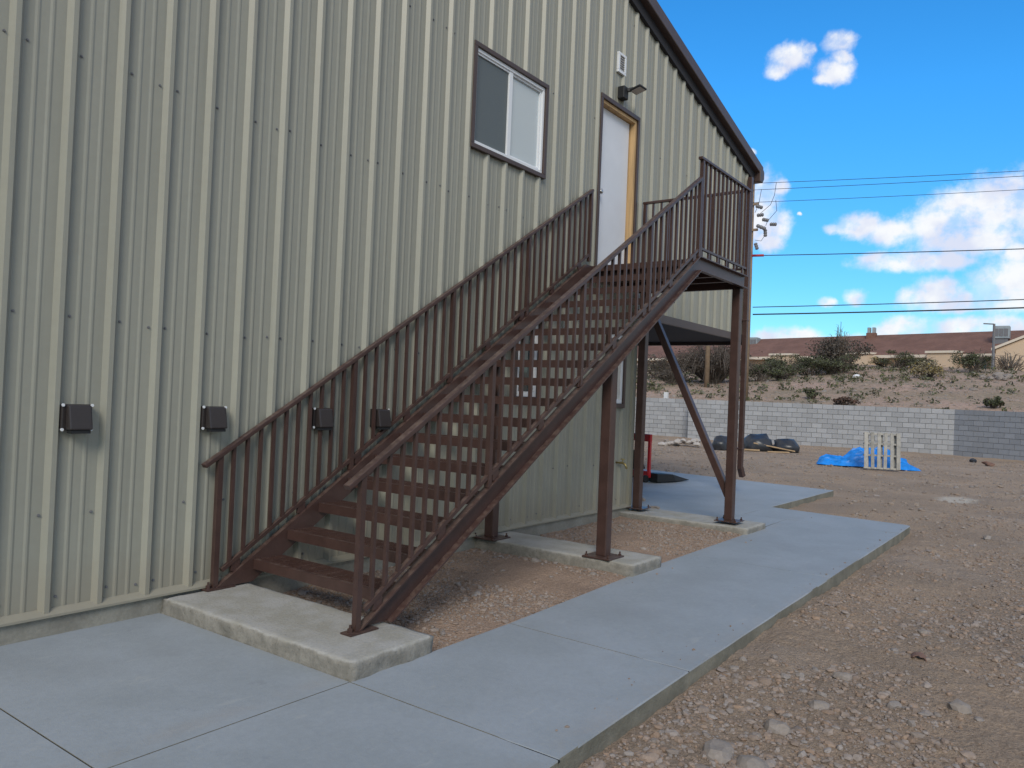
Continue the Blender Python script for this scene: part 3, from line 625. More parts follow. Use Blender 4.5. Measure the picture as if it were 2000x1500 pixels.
# treads
RUN, RISE, XT, ZT = .2885, .1783, 1.748, .172
m = MB(); TY0, TY1 = YO+.012, YI-.006
m.box(-.004, .0, TY0, TY1, -.070, 0); m.box(.0, .03, TY0, TY1, -.005, -.001); m.box(.242, .247, TY0, TY1, -.030, -.002)
m.box(.0, .247, TY0-.004, TY0, -.034, -.002); m.box(.0, .247, TY1, TY1+.004, -.034, -.002)
tread_me = m.mesh('tread', 'brown')
m = MB()
for k in range(9): x = .044+k*.0232; m.box(x-.0028, x+.0028, TY0, TY1, -.030, -.003)
for k in range(13): y = TY0+.05+k*.102; m.box(.03, .242, y-.003, y+.003, -.010, -.004)
grate_me = m.mesh('grating', 'brown')
for i in range(16):
    t = inst(st, 'tread', tread_me, (XT+i*RUN, 0, ZT+i*RISE)); inst(t, 'grating', grate_me, (XT+i*RUN, 0, ZT+i*RISE))
XL0 = XT+16*RUN-.02
m = MB(); m.box(XL0, XE-.02, TY0, TY1, ZK-.012, ZK-.002); m.box(XL0-.006, XL0, TY0, TY1, ZK-.07, ZK-.001); part(st, 'landing_deck', m, 'brown')
m = MB(); m.box(XE-.02, XE-.012, YO, YI, ZK-.155, ZK-.002); m.box(XE-.012, XE+.03, YO, YI, ZK-.155, ZK-.145); m.box(XE-.012, XE+.03, YO, YI, ZK-.013, ZK-.002)
for x in (XL0+.1, XL0+.5, XL0+.9): m.box(x, x+.05, TY0, TY1, ZK-.13, ZK-.013)
part(st, 'landing_beam', m, 'brown')
# posts with base plates
def post(x, y, ztop_, ptop=None):
    m = MB(); m.box(x, x+.102, y, y+.102, .014, ztop_) if ptop is None else m.hexa([(x, y, .014), (x+.102, y, .014), (x+.102, y+.102, .014), (x, y+.102, .014)], [(x, y, ptop(x)), (x+.102, y, ptop(x+.102)), (x+.102, y+.102, ptop(x+.102)), (x, y+.102, ptop(x))])
    p = part(st, 'post', m, 'brown', bevel=.008)
    m = MB(); m.box(x-.09, x+.192, y-.09, y+.192, .0015, .0145); part(p, 'base_plate', m, 'brown', bevel=.003)
    for sx in (-.06, .162):
        for sy in (-.06, .162):
            m = MB(); m.tube([(x+sx, y+sy, .014), (x+sx, y+sy, .028)], .016, 6); m.tube([(x+sx, y+sy, .028), (x+sx, y+sy, .05)], .008, 6); part(p, 'anchor_bolt', m, 'brown')
under = lambda x: ztop(x)-VD-.001
post(4.475, -1.462, 0, under); post(4.44, -.20, 0, under)
post(7.60, -1.462, ZK-.156); post(7.675, -.165, ZK-.156)
m = MB(); m.bar((7.70, -1.375, .30), (7.70, -.15, 2.80), .086, .086, (1, 0, 0)); part(st, 'brace', m, 'brown', label='diagonal brace between the two landing posts', bevel=.006)
for y in (YO-.03, YI+.03):
    m = MB(); m.box(XS-.08, XS+.14, y-.045, y+.045, .0015, .011); m.tube([(XS-.045, y, .011), (XS-.045, y, .034)], .017, 6); m.tube([(XS-.045, y, .034), (XS-.045, y, .055)], .008, 6)
    part(st, 'foot_plate', m, 'brown')

# railings (thing > railing > baluster)
HS = .6175
def rail_z(x): return 3.885-HS*(6.262-x)          # underside of the sloped handrail
def brz(x): return ztop(x)+.085
def inst_bal(par, x, y, z0, z1, s=.0235, name='baluster'):
    m = MB(); h = s/2; m.box(x-h, x+h, y-h, y+h, z0, z1); return part(par, name, m, 'brown')
def sloped_rail(y, xe, label):
    m = MB(); x0 = 1.335
    m.bar((x0, y, rail_z(x0)+.016), (xe, y, rail_z(xe)+.016), .052, .030)
    m2 = MB(); m2.bar((XS+.05, y, brz(XS+.05)), (xe, y, brz(xe)), .030, .026)
    x = XS+.16
    while x < xe-.1:                                # short stand-offs between bottom rail and stringer
        m2.bar((x, y, ztop(x)-.002), (x, y, brz(x)-.004), .02, .07, (1, 0, 0)); x += .56
    r = part(st, 'railing', m, 'brown', label=label, bevel=.004); part(r, 'bottom_rail', m2, 'brown')
    posts = [XS, 2.66, 3.86, 5.06, xe-.02]; h = .019
    for px_ in posts:
        m = MB(); z0 = ztop(px_)-.0 if px_ > XS else .012
        m.hexa([(px_-h, y-h, z0), (px_+h, y-h, z0), (px_+h, y+h, z0), (px_-h, y+h, z0)], [(px_-h, y-h, rail_z(px_-h)+.002), (px_+h, y-h, rail_z(px_+h)+.002), (px_+h, y+h, rail_z(px_+h)+.002), (px_-h, y+h, rail_z(px_-h)+.002)])
        part(r, 'rail_post', m, 'brown')
    for a, b in zip(posts, posts[1:]):
        n = round((b-a)/.1145)
        for k in range(1, n): x = a+(b-a)*k/n; inst_bal(r, x, y, brz(x)+.01, rail_z(x)+.003)
    return r
sloped_rail(YI+.031, 6.33, 'inner stair railing along the wall')
sloped_rail(YO-.030, XK-.005, 'outer stair railing on the sidewalk side')
ZR = 4.075; y = YO-.030
m = MB(); m.box(XK-.05, XE+.03, y-.026, y+.026, ZR-.005, ZR+.025); m2 = MB(); m2.box(XK, XE, y-.014, y+.014, ZK+.075, ZK+.10)
for k in range(1, 6): x = XK+(XE-XK)*k/5.6; m2.box(x-.018, x+.018, y-.010, y+.010, ZK-.002, ZK+.077)
r = part(st, 'railing', m, 'brown', label='landing railing on the sidewalk side', bevel=.004); part(r, 'bottom_rail', m2, 'brown')
for x in (XK+.012, XE-.015): inst_bal(r, x, y, ZK-.0, ZR-.005, .04, 'rail_post')
n = 12
for k in range(1, n): inst_bal(r, XK+(XE-XK)*k/n, y, ZK+.10, ZR-.005)
x = XE-.012
m = MB(); m.box(x-.026, x+.026, y+.027, -.055, ZR-.005, ZR+.025); m2 = MB(); m2.box(x-.014, x+.014, y+.02, -.06, ZK+.075, ZK+.10)
r = part(st, 'railing', m, 'brown', label='short landing railing at the far end', bevel=.004); part(r, 'bottom_rail', m2, 'brown')
inst_bal(r, x, -.085, ZK, ZR-.005, .04, 'rail_post')
for k in range(1, 12): inst_bal(r, x, y+(-.085-y)*k/12, ZK+.10, ZR-.005)

# ------------------------------------------------------------------ red cart with forks on the slab
t = thing('stacker_cart', 'red steel frame cart with two black pointed forks behind the far stair posts', 'cart', (11.6, 1.9, -.1))
a = Vector((.95, -.30, 0)).normalized(); b_ = Vector((a.y*-1, a.x, 0)); o_ = Vector((11.80, 1.73, -.1))
def P3(u, v, w): return o_+a*u+b_*v+Vector((0, 0, w))
m = MB(); R_ = .06
m.bar(P3(0, 0, .10), P3(0, 0, .90), .05, .07, (1,0,0)); m.bar(P3(0, .86, .10), P3(0, .86, .90), .05, .07, (1,0,0)); m.bar(P3(0, -.03, .84), P3(0, .89, .84), .06, .14); m.bar(P3(0, -.03, .15), P3(0, .89, .15), .06, .12)
part(t, 'mast', m, 'red', bevel=.006)
for v in (-.02, .86):
    m = MB(); w = .34
    m.hexa([P3(.04, v-w/2, .02), P3(.55, v-w/2, .02), P3(.55, v+w/2, .02), P3(.04, v+w/2, .02)], [P3(.04, v-w/2, .18), P3(.45, v-w/2, .16), P3(.45, v+w/2, .16), P3(.04, v+w/2, .18)])
    m.add([P3(.551, v-w/2, .02), P3(.551, v+w/2, .02), P3(.451, v+w/2, .16), P3(.451, v-w/2, .16), P3(1.15, v, .015)], [(0,1,2,3), (0,1,4), (1,2,4), (2,3,4), (3,0,4)])
    part(t, 'fork', m, 'black', bevel=.006)
for v in (.0, .86):
    m = MB(); m.tube([P3(-.08, v-.02, .07), P3(-.08, v+.02, .07)], .07, 14); part(t, 'wheel', m, 'black')
m = MB(); m.hexa([P3(-.35, .05, .25), P3(-.03, .05, .25), P3(-.03, .55, .25), P3(-.35, .55, .25)], [P3(-.30, .1, .62), P3(-.06, .1, .40), P3(-.06, .5, .40), P3(-.30, .5, .62)]); part(t, 'motor_housing', m, 'black', bevel=.02)
# stones and blocks on the slab by the posts
for i, (x, y) in enumerate([(8.35, .02), (8.25, -.12), (8.55, .02), (9.2, .55)]):
    me = stones_mesh('stone', np.zeros((1, 3)), np.array([.06]), 'pstone', .5, .15, ico2); o = link('stone', me, None, (x, y, -.085))
    tag(o, ['pale broken stone on the slab, nearest the far inner post', 'pale broken stone beside the far post base plate', 'pale broken stone on the slab right of the base plate', 'flat stone chip farther back on the slab'][i], 'stone', 'broken stones beside the far post')

# ------------------------------------------------------------------ block wall
BL, BH = .4064, .2032
mA = MB().box(.007, BL-.007, -.02, .09, .007, BH-.007).mesh('block', 'block'); mH = MB().box(.007, BL/2-.007, -.02, .09, .007, BH-.007).mesh('block', 'block')
mAd = mA.copy(); mAd.materials[0] = K['blockshade']; mHd = mH.copy(); mHd.materials[0] = K['blockshade']
def wall_run(par, p, q, zb, mA, mH, rows=9):
    """blocks from p toward q (front face on the right-hand side of travel)"""
    p, q = Vector((p[0], p[1], 0)), Vector((q[0], q[1], 0)); L = (q-p).length; d = (q-p)/L; nrm = Vector((d.y, -d.x, 0))
    ang = math.atan2(d.y, d.x); c = MB(); back = -nrm*.19
    f0, f1 = p, q
    c.hexa([(f0.x, f0.y, zb), (f1.x, f1.y, zb), ((f1+back).x, (f1+back).y, zb), ((f0+back).x, (f0+back).y, zb)], [(f0.x, f0.y, zb+rows*BH-.006), (f1.x, f1.y, zb+rows*BH-.006), ((f1+back).x, (f1+back).y, zb+rows*BH-.006), ((f0+back).x, (f0+back).y, zb+rows*BH-.006)])
    part(par, 'core', c, 'mortar'); cnt = 0; n = int(L/BL+.02)
    for r in range(rows):
        s = 0.0; half = r % 2
        if half: items = [(0, mH)]+[(BL/2+k*BL, mA) for k in range(n-1)]+([(BL/2+(n-1)*BL, mH)] if n*BL <= L+.001 else [])
        else: items = [(k*BL, mA) for k in range(n)]
        for u, me in items:
            w = p+d*u+nrm*random.uniform(-.002, .003); w.z = zb+r*BH
            o = inst(par, 'block', me, w); o.rotation_euler.z = ang; cnt += 1
    return cnt
bw = thing('block_wall', 'long grey concrete block wall at the back of the yard', 'wall', (32.6, 4.5, -.2))
A_, B_ = Vector((31.75, 9.75)), Vector((33.6, -.75))
nb = round((B_-A_).length/BL); dA = (A_-B_).normalized(); A_ = B_+dA*nb*BL
c1 = wall_run(bw, A_, B_, -.2, mA, mH)      # travel toward +Y keeps the face toward -X
E_ = B_+Vector((-.5, -.866)).normalized()*BL*7
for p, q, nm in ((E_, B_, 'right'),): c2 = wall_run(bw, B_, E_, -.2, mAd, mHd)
m = MB()
d = Vector((-.5, -.866, 0)).normalized(); ang = Vector((d.y*-1, d.x, 0)); e3 = Vector((E_.x, E_.y, 0)); nrm = Vector((-.866, .5, 0))
m.hexa([e3+d*9-nrm*.0+Vector((0,0,-.2)), e3+Vector((0,0,-.2)), e3-nrm*.19+Vector((0,0,-.2)), e3+d*9-nrm*.19+Vector((0,0,-.2))], [e3+d*9+Vector((0,0,1.62)), e3+Vector((0,0,1.62)), e3-nrm*.19+Vector((0,0,1.62)), e3+d*9-nrm*.19+Vector((0,0,1.62))])
part(bw, 'core', m, 'mortar')
print('BLOCKS', c1+c2)
bw2 = thing('block_wall', 'set-back grey block wall section seen through the porch', 'wall', (32.4, 11, -.2))
A2 = Vector((32.62, 9.4)); B2 = A2+Vector((-.17, .985)).normalized()*BL*12
wall_run(bw2, B2, A2, -.2, mA, mH)
b2 = Vector((B2.x, B2.y, 0)); d = Vector((-.17, .985, 0)).normalized(); m = MB(); z_ = Vector((0,0,-.2)); z2 = Vector((0,0,1.62)); nn = Vector((.19, .03, 0))
m.hexa([b2+z_, b2+d*30+z_, b2+d*30+nn+z_, b2+nn+z_], [b2+z2, b2+d*30+z2, b2+d*30+nn+z2, b2+nn+z2]); part(bw2, 'core', m, 'mortar')

# ------------------------------------------------------------------ hill
def hill_h(X, Y):
    t = X-33.6+.17*np.minimum(0, Y-9)
    z = 1.50+np.maximum(t, 0)*.118
    crest = 61.5+.8*np.sin(Y*.25); over = np.maximum(X-crest, 0)
    z = z-over*.118-np.minimum(over, 9)*.13
    z += .16*vnoise(X, Y, 21, .16)*np.clip(t/5, 0, 1)+.10*vnoise(X, Y, 22, .45)*np.clip(t/2, 0, 1)+.06*vnoise(X, Y, 23, 1.3)*np.clip(t/1.5, 0, 1)
    z = np.where(t < .35, np.minimum(z, 1.45), z)
    z = np.where(t < 0, -.6, z)
    return np.where(X > 200, z*0-1, z)
hx = np.concatenate([[33.2, 33.8], np.arange(34.0, 66, .3), np.arange(66, 120, 2), [140, 190]]); hy = np.concatenate([np.arange(-60, -8, 2), np.arange(-8, 30, .3), np.arange(30, 92, 1.5)])
g = grid_mesh('hill', hx, hy, hill_h, 'hill'); g['kind'] = 'structure'
H1 = lambda x, y: float(hill_h(np.array([x], float), np.array([y], float))[0])
X = RNG.uniform(34.4, 62, 7000); Y = RNG.uniform(-6, 24, 7000); P = np.stack([X, Y, hill_h(X, Y)], -1)
sz = RNG.lognormal(math.log(.042), .5, len(P)).clip(.015, .2); o = link('hill_stones', stones_mesh('hill_stones', P, sz, 'pstone')); o['kind'] = 'stuff'
# low ground cover tufts (stuff)
def leaf_cloud(C, R, n, size, seed=None):
    """n small leaf quads through an ellipsoidal clumpy volume"""
    rg = np.random.default_rng(seed); d = rg.normal(size=(n, 3)); d /= np.linalg.norm(d, axis=1)[:, None]
    P = C+d*(rg.random(n)[:, None]**.45)*R
    a = rg.normal(size=(n, 3)); a /= np.linalg.norm(a, axis=1)[:, None]; b = np.cross(a, rg.normal(size=(n, 3))); b /= np.linalg.norm(b, axis=1)[:, None]
    s = size*rg.uniform(.5, 1.4, n)[:, None]
    return np.stack([P-a*s*.5, P+b*s*.28, P+a*s*.5, P-b*s*.28], 1)
Q = []
for k in range(1700):
    x = random.uniform(35, 61); y = random.uniform(-6, 24)
    dens = .5+.5*math.tanh((y-3)/4)+(.5 if x > 50 else 0)
    if random.random() > dens*.75: continue
    r = random.uniform(.10, .34); Q.append(leaf_cloud(np.array([x, y, H1(x, y)+r*.3]), np.array([r, r, r*.55]), 16, r*.55, k))
Q = np.concatenate(Q).reshape(-1, 3); o = link('ground_cover', np_mesh('ground_cover', Q, np.arange(len(Q)).reshape(-1, 4), 'leafo')); o['kind'] = 'stuff'

def shrub(name, label, x, y, w, h, leaf, n=900, twigs=40, lsize=.16, cat='shrub', clumps=9, tw=.012, z=None, droop=0., group='shrubs on the hillside'):
    z = H1(x, y) if z is None else z; rg = random.Random(hash(label) % 9999 if False else int(x*131+y*17+w*7))
    t = thing(name, label, cat, (x, y, z), group); m = MB(); tips = []
    for k in range(twigs):
        a = rg.uniform(0, 6.283); sp = rg.uniform(.15, 1)**.7; L = h*rg.uniform(.55, 1.02)
        p0 = Vector((x+rg.uniform(-.08, .08)*w, y+rg.uniform(-.08, .08)*w, z-.05)); e = Vector((x+math.cos(a)*sp*w*.5, y+math.sin(a)*sp*w*.5, z+L*(1-.45*sp*sp)))
        mid = p0.lerp(e, .5)+Vector((rg.uniform(-.06, .06)*w, rg.uniform(-.06, .06)*w, h*.10)); e2 = e+Vector((math.cos(a)*.1*w, math.sin(a)*.1*w, -droop*h*rg.uniform(.2, .8)+.02))
        m.tube([p0, mid, e, e2], [tw*2.2, tw*1.5, tw, tw*.5], 4, False); tips.append(e)
        for q in range(3):
            b = mid.lerp(e, rg.uniform(.2, 1)); f = b+Vector((rg.uniform(-.16, .16)*w, rg.uniform(-.16, .16)*w, rg.uniform(-.05, .16)*h-droop*.1*h)); m.tube([b, f], [tw*.7, tw*.35], 3, False); tips.append(f)
    part(t, 'stems', m, 'twig' if leaf in (None, 'twig') else 'bark', fixn=False)
    if leaf:
        Q = []; per = max(6, n//clumps)
        for k in range(clumps):
            c = tips[rg.randrange(len(tips))]; r = rg.uniform(.14, .30)
            Q.append(leaf_cloud(np.array([c.x, c.y, max(c.z-.06*h, z+.12*h)]), np.array([w*r, w*r, h*r*.8]), per, lsize, rg.randrange(9999)))
        Q = np.concatenate(Q).reshape(-1, 3); o = link('crown', np_mesh('crown', Q-np.array([x, y, z]), np.arange(len(Q)).reshape(-1, 4), leaf), t); BASE[o.name] = Vector((x, y, z))
    return t
shrub('dry_bush', 'large grey drooping leafless bush seen under the porch ceiling', 43.6, 13.3, 4.8, 2.7, 'leafd', 1100, 260, .13, clumps=30, tw=.017, droop=.5)
shrub('dry_bush', 'grey brown twiggy bush behind the diagonal brace', 44.5, 16.6, 3.6, 1.9, 'leafd', 900, 70, .14, clumps=14)
shrub('mesquite_tree', 'dusky bushy tree with bare top twigs in front of the long roof', 55.0, 8.9, 3.6, 2.6, 'leafd', 3600, 60, .15, 'tree', 30)
shrub('mesquite_tree', 'thin bare topped sapling rising above the roof ridge', 54.6, 8.7, 1.9, 3.5, None, 0, 34, .1, 'tree', 6, .016)
shrub('mesquite_tree', 'dark green lower bush under the dusky tree', 53.2, 8.9, 3.4, 1.4, 'leafg', 2600, 40, .14, 'shrub', 22)
for a in [('green shrub beside the building corner', 45.2, 11.0, 2.2, 1.3, 'leafg', 1500), ('wide low green shrub in the middle of the slope', 50.2, 11.2, 3.2, 1.25, 'leafg', 2300), ('dark green shrub left of the dusky tree', 51.8, 9.9, 2.6, 1.3, 'leafg', 1700),
          ('olive shrub in front of the house wing', 59.5, 6.0, 2.4, 1.25, 'leafo', 1700), ('grey green shrub right of the olive shrub by the house', 60.0, 4.7, 2.4, 1.1, 'leafo', 1500), ('small yellow shrub by the cream house wall', 60.3, 7.3, 1.3, .8, 'leafy', 700),
          ('straw coloured shrub in the middle of the hilltop', 52.4, 2.9, 2.2, 1.2, 'leafy', 1300), ('green shrub at the foot of the street lamp', 58.0, 1.1, 2.3, 1.7, 'leafg', 1700), ('small green shrub just above the wall near the right edge', 37.4, -1.75, .75, .45, 'leafg', 600),
          ('small dark tuft alone on the bare slope', 38.0, 5.9, .7, .6, 'leafg', 500), ('russet bush right behind the block wall', 34.6, 3.65, 1.0, .55, 'leafr', 800), ('small tan tuft right of the russet bush', 34.5, 3.05, .45, .3, 'leafy', 260),
          ('low green shrub far left beyond the porch', 46.8, 18.6, 3.0, 1.3, 'leafo', 1300), ('low dusky shrub on the slope left of the bare bush', 41.5, 15.0, 2.2, 1.0, 'leafd', 900), ('dusky round shrub between the green shrubs', 46.4, 10.2, 1.2, .7, 'leafd', 600), ('green shrub on the hilltop behind the middle slope', 55.5, 12.6, 3.0, 1.3, 'leafg', 1500)]:
    shrub('shrub', a[0], *a[1:5], a[5], a[6], 26, .12, clumps=12)
shrub('bare_tree', 'small bare round tree at the right end in front of the gable', 64.5, -.5, 2.4, 2.0, None, 0, 60, cat='tree', tw=.02)
# pale rocks
for i in range(9):
    x, y = 52.0+random.uniform(-.5, 2.0), -.55+random.uniform(-.7, .7); me = stones_mesh('rock', np.zeros((1, 3)), np.array([random.uniform(.16, .3)]), 'pstone', .7, .14, ico2)
    o = link('rock', me, None, (x, y, H1(x, y)+.1)); tag(o, 'pale tan rock in the rock pile at the right of the hilltop', 'rock', 'rocks piled on the hilltop')
me = stones_mesh('rock', np.zeros((1, 3)), np.array([.25]), 'marker', .6, .14, ico2); tag(link('rock', me, None, (51.5, 6.9, H1(51.5, 6.9)+.1)), 'whitish rock lying at the edge of the hilltop', 'rock')

# ------------------------------------------------------------------ long house on the hill
hs_ = thing('house', 'long low cream house with brown shingle roof on the hilltop', 'house', (79, 12, 4))
e0, e1 = Vector((91.5, 62, 0)), Vector((75.6, -1.2, 0)); d = (e1-e0).normalized(); nv = Vector((-d.y, d.x, 0))  # toward back
if nv.x < 0: nv = -nv
LEN = (e1-e0).length
def HP(u, v, z): q = e0+d*u+nv*v; return (q.x, q.y, z)
m = MB()
m.hexa([HP(-4, -.5, 6.62), HP(LEN+.0, -.5, 6.62), HP(LEN, 5.2, 9.02), HP(-4, 5.2, 9.02)], [HP(-4, -.5, 6.78), HP(LEN, -.5, 6.78), HP(LEN, 5.2, 9.18), HP(-4, 5.2, 9.18)])
m.hexa([HP(-4, 5.2, 9.02), HP(LEN, 5.2, 9.02), HP(LEN, 11, 6.62), HP(-4, 11, 6.62)], [HP(-4, 5.2, 9.18), HP(LEN, 5.2, 9.18), HP(LEN, 11, 6.78), HP(-4, 11, 6.78)])
rf = part(hs_, 'roof', m, 'roofh')
u_ch = LEN-15.6
m = MB(); q = e0+d*u_ch+nv*4.6; m.box(q.x-.35, q.x+.35, q.y-.45, q.y+.45, 8.7, 9.35); part(rf, 'chimney', m, 'roofh')
m = MB()
for k in range(2): m.box(q.x-.3, q.x+.3, q.y-.36+k*.46, q.y-.10+k*.46, 9.351, 9.9)
part(rf, 'flue', m, 'galv')
m = MB(); m.hexa([HP(-4, .4, 3.6), HP(LEN, .4, 3.6), HP(LEN, 10, 3.6), HP(-4, 10, 3.6)], [HP(-4, .4, 6.65), HP(LEN, .4, 6.65), HP(LEN, 10, 6.65), HP(-4, 10, 6.65)]); part(hs_, 'wall', m, 'stucco')
m = MB(); m.hexa([HP(-4, -.62, 6.44), HP(LEN, -.62, 6.44), HP(LEN, -.5, 6.44), HP(-4, -.5, 6.44)], [HP(-4, -.62, 6.72), HP(LEN, -.62, 6.72), HP(LEN, -.5, 6.72), HP(-4, -.5, 6.72)]); part(hs_, 'fascia', m, 'fascia')
for u, w in ((LEN-13.9, 2.0), (LEN-6.4, 2.3), (LEN-.9, 2.4), (LEN-22, 2.2), (LEN-30, 2.2)):
    m = MB(); m.hexa([HP(u-w/2, -1.7, 3.6), HP(u+w/2, -1.7, 3.6), HP(u+w/2, .39, 3.6), HP(u-w/2, .39, 3.6)], [HP(u-w/2, -1.7, 6.75), HP(u+w/2, -1.7, 6.75), HP(u+w/2, .39, 6.80), HP(u-w/2, .39, 6.80)]); wn = part(hs_, 'wing', m, 'stucco')
    m = MB(); m.hexa([HP(u-w/2-.12, -1.85, 6.751), HP(u+w/2+.12, -1.85, 6.751), HP(u+w/2+.12, .9, 6.86), HP(u-w/2-.12, .9, 6.86)], [HP(u-w/2-.12, -1.85, 6.95), HP(u+w/2+.12, -1.85, 6.95), HP(u+w/2+.12, .9, 7.02), HP(u-w/2-.12, .9, 7.02)]); part(wn, 'cap', m, 'fascia')
for u in (LEN-15.9, LEN-8.3, LEN-3.9, LEN-19.5):
    m = MB(); m.hexa([HP(u-.5, .33, 4.2), HP(u+.5, .33, 4.2), HP(u+.5, .39, 4.2), HP(u-.5, .39, 4.2)], [HP(u-.5, .33, 6.4), HP(u+.5, .33, 6.4), HP(u+.5, .39, 6.4), HP(u-.5, .39, 6.4)]); w_ = part(hs_, 'window', m, 'fascia')
    m = MB(); m.hexa([HP(u-.44, .30, 4.3), HP(u+.44, .30, 4.3), HP(u+.44, .325, 4.3), HP(u-.44, .325, 4.3)], [HP(u-.44, .30, 6.32), HP(u+.44, .30, 6.32), HP(u+.44, .325, 6.32), HP(u-.44, .325, 6.32)]); part(w_, 'pane', m, 'shadewin')
h2 = thing('house', 'cream stucco gable end of the house at the right edge', 'house', (72, -3.5, 4))
m = MB(); m.prism([(.9, 3.6), (.9, 6.7), (-5, 9.4), (-11, 6.7), (-11, 3.6)], 'x', 70.5, 73.5)
part(h2, 'wall', m, 'stucco')
m = MB()
for (y0, z0), (y1, z1) in (((1.2, 6.6), (-5, 9.45)), ((-5, 9.45), (-11.3, 6.6))):
    m.hexa([(70.3, y0, z0), (73.6, y0, z0), (73.6, y1, z1), (70.3, y1, z1)], [(70.3, y0, z0+.2), (73.6, y0, z0+.2), (73.6, y1, z1+.2), (70.3, y1, z1+.2)])
part(h2, 'roof', m, 'fascia')
G = 'rooftop cooler units on the long house'
for (x, y, z, lab) in [(78.6, 1.15, 7.95, 'metal rooftop cooler box beside the street lamp'), (86.6, 25.9, 7.9, 'metal rooftop cooler box next to the building corner')]:
    t = thing('rooftop_cooler', lab, 'air cooler', (x, y, z), G)
    m = MB(); m.box(x-.6, x+.6, y-.62, y+.62, z+.25, z+1.35); part(t, 'cabinet', m, 'galv', bevel=.04)
    for k in range(3):
        m = MB(); m.box(x-.63, x-.605, y-.5+k*.35, y-.2+k*.35, z+.45, z+1.1); part(t, 'louver', m, 'ins')
    m = MB(); m.box(x-.5, x+.5, y-.5, y+.5, z-.6, z+.249); part(t, 'stand', m, 'ins')
t = thing('street_lamp', 'tall thin street lamp on the hilltop in front of the roof', 'street lamp', (62.4, .4, 4.7))
m = MB(); m.tube([(62.4, .4, 4.3), (62.4, .4, 7.9)], [.10, .075], 8); part(t, 'pole', m, 'ins')
m = MB(); m.bar((62.4, .4, 7.88), (62.4, 1.05, 7.93), .16, .07); part(t, 'lamp_head', m, 'ins')

# ------------------------------------------------------------------ utility poles and wires
pz = H1(35.6, 8.45)
t = thing('utility_pole', 'wooden power pole hidden behind the building corner with cutouts showing', 'utility pole', (35.55, 8.42, 1.5))
m = MB(); m.tube([(35.55, 8.42, 1.2), (35.55, 8.42, 12.6)], [.16, .11], 10); part(t, 'shaft', m, 'pole', smooth=True)
for z in (11.2, 9.95):
    m = MB(); m.bar((35.45, 9.35, z), (35.45, 8.05, z), .09, .11); part(t, 'crossarm', m, 'pole')
for (x, y, z, dy, dz) in [(35.1, 8.05, 11.02, -.30, -.12), (35.15, 8.0, 10.57, -.30, .0), (35.28, 7.78, 10.38, -.28, -.08), (35.15, 8.0, 10.08, -.42, -.2), (35.5, 7.48, 10.16, -.30, -.03), (35.36, 7.66, 9.9, -.02, -.34), (35.1, 8.02, 9.22, -.1, -.3)]:
    m = MB(); p = Vector((x, y, z)); q = p+Vector((0, dy, dz)); pts = [p.lerp(q, k/6) for k in range(7)]; m.tube(pts, [.07, .095, .07, .095, .07, .095, .07], 8); part(t, 'insulator', m, 'ins')
J_ = [[(35.70, 7.32, 12.2), (35.68, 7.38, 11.6), (35.57, 7.52, 11.12), (35.28, 7.92, 10.66)], [(35.30, 7.89, 11.85), (35.24, 7.98, 11.1), (35.12, 8.1, 10.7)], [(35.71, 7.32, 11.36), (35.76, 7.27, 10.85), (35.52, 7.62, 10.32), (35.42, 7.66, 10.1)], [(35.36, 7.68, 9.6), (35.30, 7.82, 9.35), (35.12, 8.05, 9.38)]]
for J1 in J_:
    m = MB(); m.tube(J1, .012, 5); part(t, 'jumper_wire', m, 'wire')
for nm, a_, b2, r, lab in [(0, (35.41, 8.37, 12.22), (39.61, -2.44, 12.43), .013, 'topmost thin power line'), (1, (35.42, 8.37, 11.9), (39.62, -2.44, 12.2), .013, 'second thin power line from the top'), (2, (35.45, 8.35, 11.3), (39.65, -2.46, 11.6), .012, 'third thin power line from the top'),
                        (3, (35.54, 8.29, 8.72), (39.74, -2.52, 8.95), .022, 'middle power line with a red sleeve at the corner'), (4, (35.63, 8.23, 6.22), (39.83, -2.58, 6.69), .022, 'upper of the two lowest utility lines'), (5, (35.65, 8.22, 5.87), (39.84, -2.59, 6.32), .034, 'lowest and thickest utility line')]:
    A3, B3 = Vector(a_), Vector(b2); pts = []
    for k in range(-3, 17):
        u = k/6; q = A3.lerp(B3, u); q.z += .10*((u-.5)**2-.25) if 0 <= u <= 1 else .04*((u-.5)**2-.25); pts.append(q)
    if nm: pass
    m = MB(); m.tube(pts[3:] if True else pts, r, 5); o = top('power_line', m, 'wire', lab, 'power line', A3, 'power lines crossing the sky')
    if nm == 3:
        m = MB(); m.tube([A3.lerp(B3, -.02), A3.lerp(B3, .045)], .06, 8); part(o, 'sleeve', m, 'redsl')
z0 = H1(41.1, 12.66); m = MB(); m.tube([(41.1, 12.66, z0-.3), (41.1, 12.66, z0+8)], [.15, .11], 10); top('utility_pole', m, 'pole', 'tan wooden pole standing in the bare bush beyond the porch', 'utility pole', (41.1, 12.66, z0), smooth=True)
t = thing('marker_post', 'small white utility marker box on top of the set-back block wall', 'marker', (33.1, 11.4, 1.4))
m = MB(); m.box(33.0, 33.15, 11.3, 11.49, 1.40, 1.92); part(t, 'box', m, 'marker', bevel=.01)
m = MB()
for (yy, zz) in ((11.34, 1.52), (11.42, 1.52), (11.38, 1.62)): m.box(32.994, 32.999, yy-.02, yy+.02, zz-.02, zz+.02)
part(t, 'mark', m, 'black')

